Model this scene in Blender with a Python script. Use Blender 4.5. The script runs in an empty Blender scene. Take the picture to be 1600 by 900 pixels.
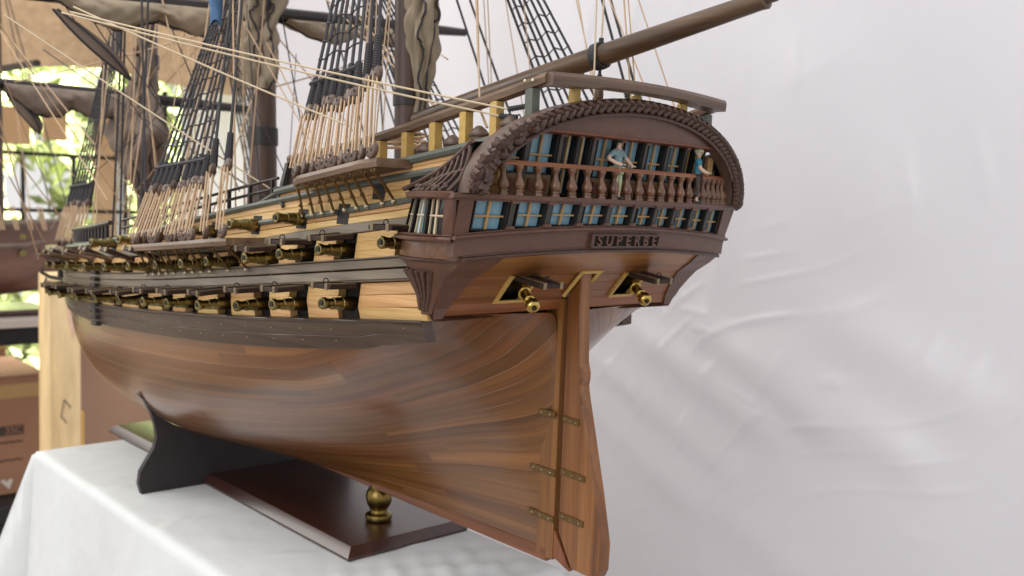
import bpy, bmesh, math, random
import numpy as np
from mathutils import Vector, Matrix

random.seed(7)
SC = bpy.context.scene
COL = SC.collection

# ------------------------------------------------------------------ camera, world, lamps, exposure
yaw, pitch, roll = 0.7396, 0.084, 0.0342
fwd = Vector((math.sin(yaw) * math.cos(pitch), math.cos(yaw) * math.cos(pitch), -math.sin(pitch)))
rt = Vector((math.cos(yaw), -math.sin(yaw), 0))
up = rt.cross(fwd)
rt2 = math.cos(roll) * rt + math.sin(roll) * up
up2 = -math.sin(roll) * rt + math.cos(roll) * up
CAM_POS = Vector((-0.4303, -0.4217, 0.2239))
cd = bpy.data.cameras.new('camera')
cam = bpy.data.objects.new('camera', cd)
COL.objects.link(cam)
m = Matrix((rt2, up2, -fwd)).transposed().to_4x4()
m.translation = CAM_POS
cam.matrix_world = m
cd.sensor_width = 36
cd.lens = 33.59
cd.clip_start = 0.01
cd.clip_end = 60
cd.dof.use_dof = True
cd.dof.focus_distance = 0.545
cd.dof.aperture_fstop = 12.0
SC.camera = cam

w = bpy.data.worlds.new('World')
SC.world = w
w.use_nodes = True
bg = w.node_tree.nodes['Background']
bg.inputs[0].default_value = (1.0, 0.985, 0.96, 1)
bg.inputs[1].default_value = 0.76


def lamp(name, loc, target, size, power, color=(1, 1, 1), size_y=None):
    d = bpy.data.lights.new(name, 'AREA')
    d.energy = power
    d.color = color
    d.shape = 'RECTANGLE'
    d.size = size
    d.size_y = size_y or size
    o = bpy.data.objects.new(name, d)
    COL.objects.link(o)
    o.location = loc
    o.rotation_euler = (Vector(target) - Vector(loc)).to_track_quat('-Z', 'Y').to_euler()
    return o


lamp('canopy_light', (-0.7, 0.3, 1.9), (0, 0.25, 0.1), 1.5, 19, (1.0, 0.98, 0.95))
lamp('tent_opening_light', (-.62, 1.48, .72), (-.05, .3, 0), .95, 7, (1.0, .99, .96), .65)
lamp('open_side_light', (-2.0, -0.5, 0.75), (0, 0.15, 0.15), 1.4, 13, (0.95, 0.97, 1.0))
lamp('garden_daylight', (0.5, 2.7, 1.9), (0.9, 4.6, 0.7), 2.0, 560, (1.0, 0.98, 0.92))

SC.view_settings.view_transform = 'Standard'
SC.view_settings.look = 'None'
SC.view_settings.exposure = 0.18
SC.view_settings.gamma = 1.0
SC.view_settings.use_curve_mapping = False
SC.cycles.max_bounces = 7
SC.cycles.use_denoising = True

# ------------------------------------------------------------------ materials


def srgb(r, g, b):
    f = lambda c: ((c / 255 + 0.055) / 1.055) ** 2.4 if c > 10 else c / 255 / 12.92
    return (f(r), f(g), f(b), 1)


def base_mat(name):
    mt = bpy.data.materials.new(name)
    mt.use_nodes = True
    nt = mt.node_tree
    return mt, nt, nt.nodes['Principled BSDF']


def N(nt, t, **kw):
    n = nt.nodes.new(t)
    for k, v in kw.items():
        if k.startswith('i_'):
            key = k[2:]
            n.inputs[int(key) if key.isdigit() else key].default_value = v
        else:
            setattr(n, k, v)
    return n


def ramp(nt, stops):
    n = nt.nodes.new('ShaderNodeValToRGB')
    el = n.color_ramp.elements
    el[0].position, el[0].color = stops[0]
    el[1].position, el[1].color = stops[-1]
    for p, c in stops[1:-1]:
        e = el.new(p)
        e.color = c
    return n


def wood(name, dark, mid, light, axis='uv', rough=0.4, coat=0.0, var=0.25, along=14, across=420, bump=0.15, coat_rough=0.2, hue=0.02, dist=0.6, streak=.55):
    mt, nt, bs = base_mat(name)
    L = nt.links.new
    tc = N(nt, 'ShaderNodeTexCoord')
    oi = N(nt, 'ShaderNodeObjectInfo')
    mp = N(nt, 'ShaderNodeMapping')
    if axis == 'uv':
        L(tc.outputs['UV'], mp.inputs[0])
        sc = (along, across, across)
    else:
        L(tc.outputs['Object'], mp.inputs[0])
        sc = tuple(along if a == axis else across for a in 'xyz')
    mp.inputs['Scale'].default_value = sc
    mul = N(nt, 'ShaderNodeMath', operation='MULTIPLY')
    mul.inputs[1].default_value = 37.0
    L(oi.outputs['Random'], mul.inputs[0])
    add = N(nt, 'ShaderNodeVectorMath', operation='ADD')
    L(mp.outputs[0], add.inputs[0])
    L(mul.outputs[0], add.inputs[1])
    n1 = N(nt, 'ShaderNodeTexNoise')
    n1.inputs['Scale'].default_value = 0.33
    n1.inputs['Detail'].default_value = 5
    n1.inputs['Distortion'].default_value = dist
    L(add.outputs[0], n1.inputs['Vector'])
    n2 = N(nt, 'ShaderNodeTexNoise')
    n2.inputs['Scale'].default_value = 2.2
    n2.inputs['Detail'].default_value = 4
    L(add.outputs[0], n2.inputs['Vector'])
    cr = ramp(nt, [(0.28, dark), (0.5, mid), (0.72, light)])
    L(n1.outputs[0], cr.inputs[0])
    fr = ramp(nt, [(0.35, (0.62, 0.6, 0.58, 1)), (0.6, (1, 1, 1, 1))])
    L(n2.outputs[0], fr.inputs[0])
    mx = N(nt, 'ShaderNodeMixRGB', blend_type='MULTIPLY')
    mx.inputs[0].default_value = streak
    L(cr.outputs[0], mx.inputs[1])
    L(fr.outputs[0], mx.inputs[2])
    # per-piece tone
    hs = N(nt, 'ShaderNodeHueSaturation')
    mr = N(nt, 'ShaderNodeMapRange')
    mr.inputs['To Min'].default_value = 1 - var
    mr.inputs['To Max'].default_value = 1 + var
    L(oi.outputs['Random'], mr.inputs['Value'])
    L(mr.outputs[0], hs.inputs['Value'])
    m2 = N(nt, 'ShaderNodeMath', operation='MULTIPLY')
    m2.inputs[1].default_value = 7.31
    L(oi.outputs['Random'], m2.inputs[0])
    m3 = N(nt, 'ShaderNodeMath', operation='FRACT')
    L(m2.outputs[0], m3.inputs[0])
    mr2 = N(nt, 'ShaderNodeMapRange')
    mr2.inputs['To Min'].default_value = 0.5 - hue / 2
    mr2.inputs['To Max'].default_value = 0.5 + hue / 2
    L(m3.outputs[0], mr2.inputs['Value'])
    L(mr2.outputs[0], hs.inputs['Hue'])
    L(mx.outputs[0], hs.inputs['Color'])
    L(hs.outputs[0], bs.inputs['Base Color'])
    rr = N(nt, 'ShaderNodeMapRange')
    rr.inputs['To Min'].default_value = rough - 0.08
    rr.inputs['To Max'].default_value = rough + 0.1
    L(n2.outputs[0], rr.inputs['Value'])
    L(rr.outputs[0], bs.inputs['Roughness'])
    bs.inputs['Coat Weight'].default_value = coat
    bs.inputs['Coat Roughness'].default_value = coat_rough
    bp = N(nt, 'ShaderNodeBump')
    bp.inputs['Strength'].default_value = bump
    bp.inputs['Distance'].default_value = 0.0004
    L(n2.outputs[0], bp.inputs['Height'])
    L(bp.outputs[0], bs.inputs['Normal'])
    return mt


def plain(name, col, rough=0.5, metal=0.0, scale=300, var=0.12, bump=0.1, coat=0.0, spec=0.5, dist=0.0003, tone=0.0):
    mt, nt, bs = base_mat(name)
    L = nt.links.new
    tc = N(nt, 'ShaderNodeTexCoord')
    n1 = N(nt, 'ShaderNodeTexNoise')
    n1.inputs['Scale'].default_value = scale
    n1.inputs['Detail'].default_value = 5
    L(tc.outputs['Object'], n1.inputs['Vector'])
    lo = tuple(max(0, c * (1 - var)) for c in col[:3]) + (1,)
    hi = tuple(min(1, c * (1 + var)) for c in col[:3]) + (1,)
    cr = ramp(nt, [(0.3, lo), (0.7, hi)])
    L(n1.outputs[0], cr.inputs[0])
    out = cr.outputs[0]
    if tone:
        oi = N(nt, 'ShaderNodeObjectInfo')
        hs = N(nt, 'ShaderNodeHueSaturation')
        mr = N(nt, 'ShaderNodeMapRange')
        mr.inputs['To Min'].default_value = 1 - tone
        mr.inputs['To Max'].default_value = 1 + tone
        L(oi.outputs['Random'], mr.inputs['Value'])
        L(mr.outputs[0], hs.inputs['Value'])
        L(out, hs.inputs['Color'])
        out = hs.outputs[0]
    L(out, bs.inputs['Base Color'])
    bs.inputs['Roughness'].default_value = rough
    bs.inputs['Metallic'].default_value = metal
    bs.inputs['Coat Weight'].default_value = coat
    bs.inputs['Specular IOR Level'].default_value = spec
    if bump:
        bp = N(nt, 'ShaderNodeBump')
        bp.inputs['Strength'].default_value = bump
        bp.inputs['Distance'].default_value = dist
        L(n1.outputs[0], bp.inputs['Height'])
        L(bp.outputs[0], bs.inputs['Normal'])
    return mt


M = {}
M['hull'] = wood('varnished_hull_wood', srgb(88, 52, 23), srgb(118, 74, 35), srgb(144, 95, 48), 'uv', 0.33, 0.85, 0.07, 7, 210, 0.03, 0.25, 0.014, .15, .5)
M['light'] = wood('pale_topside_wood', srgb(176, 130, 78), srgb(208, 166, 108), srgb(226, 190, 134), 'uv', 0.5, 0.05, 0.08, 10, 380, 0.12)
M['counter'] = wood('orange_counter_wood', srgb(112, 68, 34), srgb(142, 91, 49), srgb(162, 110, 64), 'uv', 0.42, 0.2, 0.12, 9, 330, 0.1)
M['wale'] = wood('dark_painted_wale_wood', srgb(58, 44, 37), srgb(76, 61, 52), srgb(92, 77, 66), 'uv', 0.38, 0.2, 0.1, 8, 400, 0.12)
M['greywale'] = wood('grey_painted_wale_wood', srgb(100, 88, 75), srgb(124, 111, 96), srgb(142, 129, 112), 'uv', 0.4, 0.1, 0.08, 8, 400, 0.12)
M['rudder'] = wood('rudder_wood', srgb(96, 56, 26), srgb(132, 82, 42), srgb(158, 106, 60), 'z', 0.4, 0.25, 0.06, 9, 300, 0.08)
M['keel'] = wood('keel_wood', srgb(96, 56, 28), srgb(126, 78, 42), srgb(150, 100, 58), 'y', 0.4, 0.25, 0.06, 9, 300, 0.08)
M['brown'] = plain('chocolate_brown_paint', srgb(96, 66, 54), 0.42, scale=120, var=0.14, bump=0.08, coat=0.1)
M['archside'] = plain('worn_grey_brown_paint', srgb(94, 76, 66), 0.42, scale=150, var=0.18, bump=0.1)
M['copper'] = plain('worn_copper_brown_paint', srgb(112, 80, 60), 0.36, scale=300, var=0.25, bump=0.2, coat=0.1)
M['carved'] = plain('carved_dark_brown', srgb(78, 56, 47), 0.42, scale=500, var=0.35, bump=0.35)
M['greyrail'] = plain('grey_green_rail_paint', srgb(88, 92, 84), 0.4, scale=200, var=0.12)
M['darkrail'] = plain('dark_rail_paint', srgb(62, 60, 56), 0.45, scale=200, var=0.12)
M['handrail'] = wood('handrail_wood', srgb(92, 72, 56), srgb(118, 95, 76), srgb(138, 114, 94), 'y', 0.42, 0.1, 0.05, 10, 300, 0.1)
M['sternrail'] = wood('stern_rail_wood', srgb(82, 62, 52), srgb(104, 82, 70), srgb(122, 98, 84), 'x', 0.42, 0.1, 0.05, 10, 300, 0.1)
M['balrail'] = wood('reddish_rail_wood', srgb(120, 72, 44), srgb(156, 100, 66), srgb(180, 124, 86), 'x', 0.45, 0.05, 0.05, 20, 500, 0.1)
M['baluster'] = wood('baluster_wood', srgb(76, 50, 34), srgb(110, 76, 54), srgb(136, 98, 72), 'z', 0.3, 0.4, 0.12, 60, 500, 0.05)
M['post'] = plain('yellow_post_wood', srgb(196, 162, 92), 0.5, scale=300, var=0.12)
M['muntin'] = plain('tan_muntin_wood', srgb(176, 142, 92), 0.5, scale=300, var=0.12)
M['tanwall'] = plain('tan_gallery_wall', srgb(120, 94, 62), 0.5, scale=200, var=0.15)
M['redwood'] = plain('reddish_trim', srgb(110, 62, 40), 0.5, scale=200, var=0.2)
M['pane'] = plain('blue_pane', srgb(124, 166, 188), 0.25, scale=160, var=0.1, bump=0.03, coat=0.2)
M['darkpane'] = plain('dark_glass_pane', srgb(26, 28, 32), 0.2, scale=160, var=0.1, bump=0.02, coat=0.2)
M['black'] = plain('black_recess', srgb(20, 18, 18), 0.6, scale=200, var=0.2)
M['blackwood'] = plain('dark_lid_wood', srgb(50, 36, 31), 0.5, scale=260, var=0.25, bump=0.2, spec=.3, tone=.15)
M['strap'] = plain('dull_metal_strap', srgb(140, 122, 98), 0.4, metal=0.7, scale=600, var=0.25)
M['brass'] = plain('antique_brass', srgb(134, 122, 80), 0.3, metal=1.0, scale=500, var=0.3, bump=0.08, tone=0.25)
M['brassbright'] = plain('polished_brass', srgb(196, 170, 98), 0.25, metal=1.0, scale=500, var=0.15, bump=0.05)
M['bronze'] = plain('dark_bronze_finial', srgb(124, 104, 58), 0.28, metal=1.0, scale=300, var=0.2, bump=0.03)
M['plate'] = plain('aged_brass_plate', srgb(112, 88, 52), 0.4, metal=0.6, scale=500, var=0.25)
M['nail'] = plain('nail_head_metal', srgb(196, 184, 160), 0.3, metal=0.9, scale=400, var=0.1)
M['base'] = wood('dark_gloss_stand_wood', srgb(46, 22, 17), srgb(60, 30, 23), srgb(74, 41, 31), 'y', 0.34, 0.55, 0.03, 5, 200, 0.03, 0.22)
M['cradle'] = plain('black_brown_cradle', srgb(42, 34, 36), 0.5, scale=60, var=0.12, bump=0.03, coat=0.05)
M['mast'] = wood('mast_wood', srgb(58, 40, 32), srgb(78, 56, 46), srgb(94, 70, 58), 'z', 0.42, 0.15, 0.05, 10, 250, 0.08)
M['boom'] = wood('boom_wood', srgb(70, 51, 37), srgb(90, 68, 50), srgb(106, 82, 62), 'y', 0.36, 0.2, 0.05, 8, 260, 0.06)
M['yard'] = plain('black_yard_paint', srgb(44, 38, 38), 0.45, scale=200, var=0.2)
M['rope_tan'] = plain('tan_rope', srgb(192, 164, 134), 0.8, scale=1500, var=0.25, bump=0.3)
M['rope_cream'] = plain('cream_rope', srgb(204, 186, 158), 0.8, scale=1500, var=0.15, bump=0.3)
M['rope_black'] = plain('black_tarred_rope', srgb(52, 50, 54), 0.7, scale=1500, var=0.35, bump=0.5)
M['deadeye'] = plain('deadeye_wood', srgb(92, 72, 60), 0.45, scale=400, var=0.25, bump=0.1, tone=0.15)
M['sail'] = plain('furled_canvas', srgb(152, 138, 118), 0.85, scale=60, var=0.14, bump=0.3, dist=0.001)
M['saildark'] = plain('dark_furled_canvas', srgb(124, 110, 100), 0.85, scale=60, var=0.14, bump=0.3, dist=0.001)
M['hullcore'] = plain('dark_hull_core', srgb(30, 24, 22), 0.8, scale=100, var=0.1)
M['deck'] = wood('deck_wood', srgb(110, 84, 58), srgb(138, 108, 76), srgb(156, 124, 90), 'y', 0.6, 0, 0.05, 12, 300, 0.1)

# ------------------------------------------------------------------ geometry helpers


def new_bm():
    bm = bmesh.new()
    bm.loops.layers.uv.new('UVMap')
    return bm


def finish(name, bm, mat, parent=None, smooth=True, angle=0.6, recalc=True):
    if recalc:
        bmesh.ops.recalc_face_normals(bm, faces=bm.faces)
    if smooth:
        for f in bm.faces:
            f.smooth = True
        for e in bm.edges:
            if len(e.link_faces) == 2 and e.calc_face_angle(0) > angle:
                e.smooth = False
    me = bpy.data.meshes.new(name)
    bm.to_mesh(me)
    bm.free()
    if isinstance(mat, (list, tuple)):
        for x in mat:
            me.materials.append(x)
    else:
        me.materials.append(mat)
    o = bpy.data.objects.new(name, me)
    COL.objects.link(o)
    if parent:
        o.parent = parent
    return o


def dup(o, mat=None, parent=None):
    c = o.copy()
    COL.objects.link(c)
    if mat is not None:
        c.matrix_local = mat
    if parent is not None:
        c.parent = parent
    return c


def dup_tree(o, mat):
    c = dup(o, mat)
    for ch in list(o.children):
        k = ch.copy()
        COL.objects.link(k)
        k.parent = c
    return c


def box(bm, c, s, rot=None, bev=0.0, mi=0, seg=1):
    r = bmesh.ops.create_cube(bm, size=1.0)
    vs = r['verts']
    mt = Matrix.Translation(Vector(c)) @ (rot.to_4x4() if rot is not None else Matrix.Identity(4)) @ Matrix.Diagonal((s[0], s[1], s[2], 1))
    bmesh.ops.transform(bm, matrix=mt, verts=vs)
    fs = {f for v in vs for f in v.link_faces}
    for f in fs:
        f.material_index = mi
    if bev > 0:
        es = list({e for v in vs for e in v.link_edges})
        bmesh.ops.bevel(bm, geom=es, offset=bev, segments=seg, affect='EDGES', profile=0.5)
    return vs


def hexa(bm, p, mi=0):
    """p: 8 points, bottom 4 (ccw) then top 4."""
    v = [bm.verts.new(q) for q in p]
    for a in ((0, 3, 2, 1), (4, 5, 6, 7), (0, 1, 5, 4), (1, 2, 6, 5), (2, 3, 7, 6), (3, 0, 4, 7)):
        f = bm.faces.new([v[i] for i in a])
        f.material_index = mi
    return v


def tube(bm, pts, r, n=6, cap=True, mi=0, close=False):
    pts = [Vector(p) for p in pts]
    k = len(pts)
    rr = r if isinstance(r, (list, tuple)) else [r] * k
    rings = []
    prev = None
    for i, p in enumerate(pts):
        if close:
            t = pts[(i + 1) % k] - pts[i - 1]
        else:
            t = pts[min(i + 1, k - 1)] - pts[max(i - 1, 0)]
        t.normalize()
        if prev is None:
            a = Vector((0, 0, 1)) if abs(t.z) < 0.9 else Vector((1, 0, 0))
            u = t.cross(a).normalized()
        else:
            u = (prev - t * prev.dot(t)).normalized()
        prev = u
        v = t.cross(u)
        rings.append([bm.verts.new(p + rr[i] * (math.cos(2 * math.pi * j / n) * u + math.sin(2 * math.pi * j / n) * v)) for j in range(n)])
    lim = k if close else k - 1
    for i in range(lim):
        a, b = rings[i], rings[(i + 1) % k]
        for j in range(n):
            f = bm.faces.new((a[j], a[(j + 1) % n], b[(j + 1) % n], b[j]))
            f.material_index = mi
    if cap and not close:
        for q in (rings[0], rings[-1]):
            f = bm.faces.new(q)
            f.material_index = mi


def lathe(bm, prof, n=14, mt=None, mi=0):
    """prof: list of (r, h) about local Z."""
    mt = mt or Matrix.Identity(4)
    rings = []
    for r, h in prof:
        if r <= 1e-7:
            rings.append([bm.verts.new(mt @ Vector((0, 0, h)))])
        else:
            rings.append([bm.verts.new(mt @ Vector((r * math.cos(2 * math.pi * j / n), r * math.sin(2 * math.pi * j / n), h))) for j in range(n)])
    for a, b in zip(rings, rings[1:]):
        for j in range(n):
            q = []
            for x in (a[j % len(a)], a[(j + 1) % len(a)], b[(j + 1) % len(b)], b[j % len(b)]):
                if x not in q:
                    q.append(x)
            if len(q) >= 3:
                f = bm.faces.new(q)
                f.material_index = mi
    for q in (rings[0], rings[-1]):
        if len(q) > 2:
            bm.faces.new(q).material_index = mi


def prism(bm, poly, h0, h1, mt, mi=0):
    """polygon in local XY extruded from h0 to h1 along local Z"""
    a = [bm.verts.new(mt @ Vector((p[0], p[1], h0))) for p in poly]
    b = [bm.verts.new(mt @ Vector((p[0], p[1], h1))) for p in poly]
    n = len(poly)
    fs = [bm.faces.new(a), bm.faces.new(b)]
    for i in range(n):
        fs.append(bm.faces.new((a[i], a[(i + 1) % n], b[(i + 1) % n], b[i])))
    for f in fs:
        f.material_index = mi
    return a, b


def gridmesh(bm, rows, uvs=None, mi=0):
    uvl = bm.loops.layers.uv.active
    V = [[bm.verts.new(p) for p in r] for r in rows]
    for i in range(len(V) - 1):
        for j in range(len(V[0]) - 1):
            f = bm.faces.new((V[i][j], V[i + 1][j], V[i + 1][j + 1], V[i][j + 1]))
            f.material_index = mi
            if uvs:
                idx = ((i, j), (i + 1, j), (i + 1, j + 1), (i, j + 1))
                for l, (a, b) in zip(f.loops, idx):
                    l[uvl].uv = uvs[a][b]
    return V


def empty(name, loc=(0, 0, 0), parent=None, rz=0):
    o = bpy.data.objects.new(name, None)
    o.empty_display_size = 0.02
    COL.objects.link(o)
    o.location = loc
    o.rotation_euler = (0, 0, rz)
    if parent:
        o.parent = parent
    return o


def tag(o, label, cat, group=None, kind=None):
    o['label'] = label
    o['category'] = cat
    if group:
        o['group'] = group
    if kind:
        o['kind'] = kind
    return o


def pchip(xs, ys):
    xs = np.array(xs, float)
    ys = np.array(ys, float)
    h = np.diff(xs)
    d = np.diff(ys) / h
    mm = np.zeros_like(ys)
    mm[0], mm[-1] = d[0], d[-1]
    for i in range(1, len(xs) - 1):
        if d[i - 1] * d[i] > 0:
            w1, w2 = 2 * h[i] + h[i - 1], h[i] + 2 * h[i - 1]
            mm[i] = (w1 + w2) / (w1 / d[i - 1] + w2 / d[i])
    xs_, ys_, m_, h_ = xs.tolist(), ys.tolist(), mm.tolist(), h.tolist()
    n = len(xs_)

    def f(x):
        if x <= xs_[0]:
            return ys_[0] + m_[0] * (x - xs_[0])
        if x >= xs_[-1]:
            return ys_[-1] + m_[-1] * (x - xs_[-1])
        lo, hi = 0, n - 1
        while hi - lo > 1:
            mid = (lo + hi) // 2
            if xs_[mid] <= x:
                lo = mid
            else:
                hi = mid
        t = (x - xs_[lo]) / h_[lo]
        t2, t3 = t * t, t * t * t
        return ((2 * t3 - 3 * t2 + 1) * ys_[lo] + (t3 - 2 * t2 + t) * h_[lo] * m_[lo] + (-2 * t3 + 3 * t2) * ys_[lo + 1] + (t3 - t2) * h_[lo] * m_[lo + 1])
    return f


# ------------------------------------------------------------------ hull form  (x starboard, y bow, z up; origin = heel of the sternpost)
ZK = [0, .015, .03, .045, .06, .08, .10, .12, .135, .15, .162]
TAB = {
    0.0: [.005, .005, .005, .005, .005, .005, .005, .005, .0055, .010, .106],
    .008: [.005, .005, .005, .005, .005, .006, .008, .014, .026, .056, .108],
    .02: [.005, .005, .005, .006, .007, .010, .016, .031, .053, .088, .110],
    .05: [.005, .0055, .007, .010, .014, .025, .044, .074, .096, .111, .115],
    .10: [.005, .008, .014, .023, .035, .057, .085, .106, .115, .120, .122],
    .15: [.006, .013, .027, .044, .061, .085, .106, .118, .123, .126, .127],
    .22: [.008, .027, .052, .074, .090, .108, .120, .127, .130, .131, .131],
    .30: [.012, .050, .079, .097, .109, .121, .129, .133, .135, .135, .134],
    .40: [.020, .073, .097, .110, .119, .128, .134, .1365, .137, .137, .136],
    .50: [.020, .067, .091, .105, .115, .124, .129, .132, .1325, .1325, .132],
    .60: [.012, .045, .070, .086, .096, .104, .108, .1105, .1115, .112, .111],
    .68: [.006, .020, .036, .049, .060, .072, .079, .0835, .0855, .0865, .087],
    .75: [.005, .009, .017, .025, .033, .043, .050, .0555, .058, .0595, .06],
    .81: [.005, .005, .006, .009, .013, .019, .024, .028, .030, .032, .033],
    .85: [.004, .004, .004, .004, .004, .004, .004, .004, .0045, .005, .006],
}
YS = sorted(TAB)
TAB[0.0][9], TAB[.008][9], TAB[.02][9] = .0065, .044, .085
ZK2 = ZK[:10] + [.159] + ZK[10:]
E159 = {0.0: .0100, .008: .088, .02: .105}
ROWF = [pchip(ZK2, TAB[y][:10] + [E159.get(y, TAB[y][9] * .3 + TAB[y][10] * .7)] + TAB[y][10:]) for y in YS]
_cache = {}


def breadth(y, z):
    zz = min(max(z, 0.0), .162)
    k = round(zz, 5)
    f = _cache.get(k)
    if f is None:
        f = _cache[k] = pchip(YS, [r(zz) for r in ROWF])
    if y < 0:
        b = f(0.0) + 0.10 * y
    else:
        b = f(min(y, .85))
    if z > .162:
        t = 0.12 + 0.06 * min(max(y, 0) / 0.2, 1)
        if y > .6:
            t *= max(0.0, (0.85 - y) / 0.25)
        b -= t * (z - .162)
    return b


def side_breadth(y, z):
    """topside wall carried straight aft over the round tuck"""
    if y < .05 and z < .17:
        return breadth(.05, max(z, .148)) - (.05 - y) * .17
    return breadth(y, z)


def hull_pt(y, z, off, side=-1, raw=False):
    if y < .06 and .14 < z < .17 and not raw:
        b = side_breadth(y, z)
        p = Vector((b + off, y - off * .17, z))
        p.x *= side
        return p
    b = breadth(y, z)
    e = 1e-3
    by = (breadth(y + e, z) - breadth(max(y - e, 0.0) if y >= 0 else y - e, z)) / (e + (e if (y < 0 or y - e >= 0) else y))
    bz = (breadth(y, z + e) - breadth(y, z - e)) / (2 * e)
    n = Vector((1, -by, -bz)).normalized()
    p = Vector((b, y, z)) + n * off
    p.x *= side
    return p


def hull_normal(y, z, side=-1):
    e = 2e-3
    n = Vector((1, -(breadth(y + e, z) - breadth(y - e if y - e >= 0 else 0, z)) / (2 * e), -(breadth(y, z + e) - breadth(y, z - e)) / (2 * e))).normalized()
    n.x *= side
    return n


# sheer curves z(y)
def curve(*pts):
    return pchip([p[0] for p in pts], [p[1] for p in pts])


Z_LW0 = curve((-.02, .150), (.08, .135), (.18, .1245), (.343, .1148), (.475, .111), (.62, .1115), (.85, .120))
Z_LW1 = curve((-.01, .1597), (.08, .153), (.18, .1445), (.343, .1332), (.475, .1265), (.62, .122), (.85, .129))
Z_MW0 = curve((0, .182), (.08, .1733), (.18, .163), (.343, .149), (.475, .1406), (.62, .1335), (.85, .140))
Z_MW1 = curve((0, .1973), (.08, .187), (.18, .1757), (.343, .1604), (.475, .1523), (.62, .1448), (.85, .150))
Z_GW0 = curve((-.008, .215), (.08, .2032), (.18, .189), (.343, .174), (.475, .165), (.62, .157), (.85, .161))
Z_GW1 = curve((-.008, .2205), (.08, .2094), (.18, .1955), (.343, .1795), (.475, .170), (.62, .1615), (.85, .1655))
Z_R3 = curve((-.024, .234), (.08, .218), (.18, .2065), (.343, .189), (.475, .1775), (.62, .168), (.85, .172))
Z_R2 = curve((-.0445, .2503), (.0825, .2325), (.18, .219), (.27, .2055), (.38, .1885), (.5, .1745), (.62, .168))
Z_R1 = curve((-.0587, .2642), (.0048, .2529), (.1537, .2288))

# stern rake: y of the stern surface at the sides, and how far its middle bulges aft
S_END = curve((.150, .002), (.162, 0), (.175, -.0085), (.186, -.0180), (.1955, -.0310), (.2075, -.0325), (.229, -.0375), (.25, -.0415), (.2876, -.050))
S_BUL = curve((.150, 0), (.162, .0002), (.175, .0006), (.186, .0020), (.1955, .0090), (.2075, .0100), (.229, .0105), (.2876, .0105))


def sternY(x, z):
    return S_END(z) - S_BUL(z) * max(0.0, 1 - (x / .124) ** 2)


def sp(x, z, d=0.0):
    return Vector((x, sternY(x, z) + d, z))


def slab(bm, x0, x1, zlo, zhi, d0, d1, n=1, mi=0, bev=0.0):
    """curved slab on the stern surface; d inward positive"""
    zl = zlo if callable(zlo) else (lambda x: zlo)
    zh = zhi if callable(zhi) else (lambda x: zhi)
    uvl = bm.loops.layers.uv.active
    rings = []
    for i in range(n + 1):
        x = x0 + (x1 - x0) * i / n
        a, b = zl(x), zh(x)
        bb = bev
        if bb:
            q = [sp(x, a, d1), sp(x, a, d0 + bb), sp(x, a + bb, d0), sp(x, b - bb, d0), sp(x, b, d0 + bb), sp(x, b, d1)]
        else:
            q = [sp(x, a, d1), sp(x, a, d0), sp(x, b, d0), sp(x, b, d1)]
        rings.append(([bm.verts.new(p) for p in q], x, q))
    k = len(rings[0][0])
    for (a, xa, qa), (b, xb, qb) in zip(rings, rings[1:]):
        for j in range(k):
            f = bm.faces.new((a[j], a[(j + 1) % k], b[(j + 1) % k], b[j]))
            f.material_index = mi
            zz = [qa[j].z, qa[(j + 1) % k].z, qb[(j + 1) % k].z, qb[j].z]
            for l, u, v in zip(f.loops, (xa, xa, xb, xb), zz):
                l[uvl].uv = (u, v)
    for r in (rings[0][0], rings[-1][0]):
        bm.faces.new(r).material_index = mi


def strip(name, y0, y1, zlo, zhi, off, mat, parent, side=-1, n=8, seam=.0004, inner=-.004, smooth=True):
    """one plank / wale on the hull side between two sheer curves"""
    bm = new_bm()
    ya = y0 if callable(y0) else (lambda z: y0)
    uvl = bm.loops.layers.uv.active
    rows, uvs = [], []
    for i in range(n + 1):
        u = i / n
        ym = ya(0.5 * (zlo(0) + zhi(0))) if callable(y0) else y0
        yy = ym + (y1 - ym) * u
        a, b = zlo(yy), zhi(yy)
        prof = ((a, inner), (a, off - seam), (a + seam, off), (0.5 * (a + b), off), (b - seam, off), (b, off - seam), (b, inner))
        r, q = [], []
        for z, o in prof:
            yz = yy + (ya(z) - ym) * (1 - u) if callable(y0) else yy
            r.append(hull_pt(yz, z, o, side))
            q.append((yz, z))
        rows.append(r)
        uvs.append(q)
    V = gridmesh(bm, rows, uvs)
    for i in range(n):
        f = bm.faces.new((V[i][0], V[i][-1], V[i + 1][-1], V[i + 1][0]))
    bm.faces.new(V[0])
    bm.faces.new(V[-1])
    return finish(name, bm, mat, parent, smooth, 0.5)


def lerpz(f, g, t):
    return lambda y: f(y) * (1 - t) + g(y) * t


# ================================================================== THE SHIP MODEL
ship = empty('ship_model')
tag(ship, 'large varnished wooden sailing warship model on the white cloth, stern carved with the name SUPERBE', 'ship model')

# keel and stem
bm = new_bm()
box(bm, (0, .36, .0015), (.0115, .715, .009), bev=.0008)
finish('keel', bm, M['keel'], ship)
bm = new_bm()
prism(bm, [(.70, -.003), (.78, .004), (.835, .03), (.862, .075), (.872, .13), (.885, .165), (.872, .168), (.853, .13), (.842, .08), (.815, .04), (.77, .018), (.70, .008)],
      -.005, .005, Matrix(((0, 0, 1, 0), (1, 0, 0, 0), (0, 1, 0, 0), (0, 0, 0, 1))))
finish('stem', bm, M['rudder'], ship)

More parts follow.
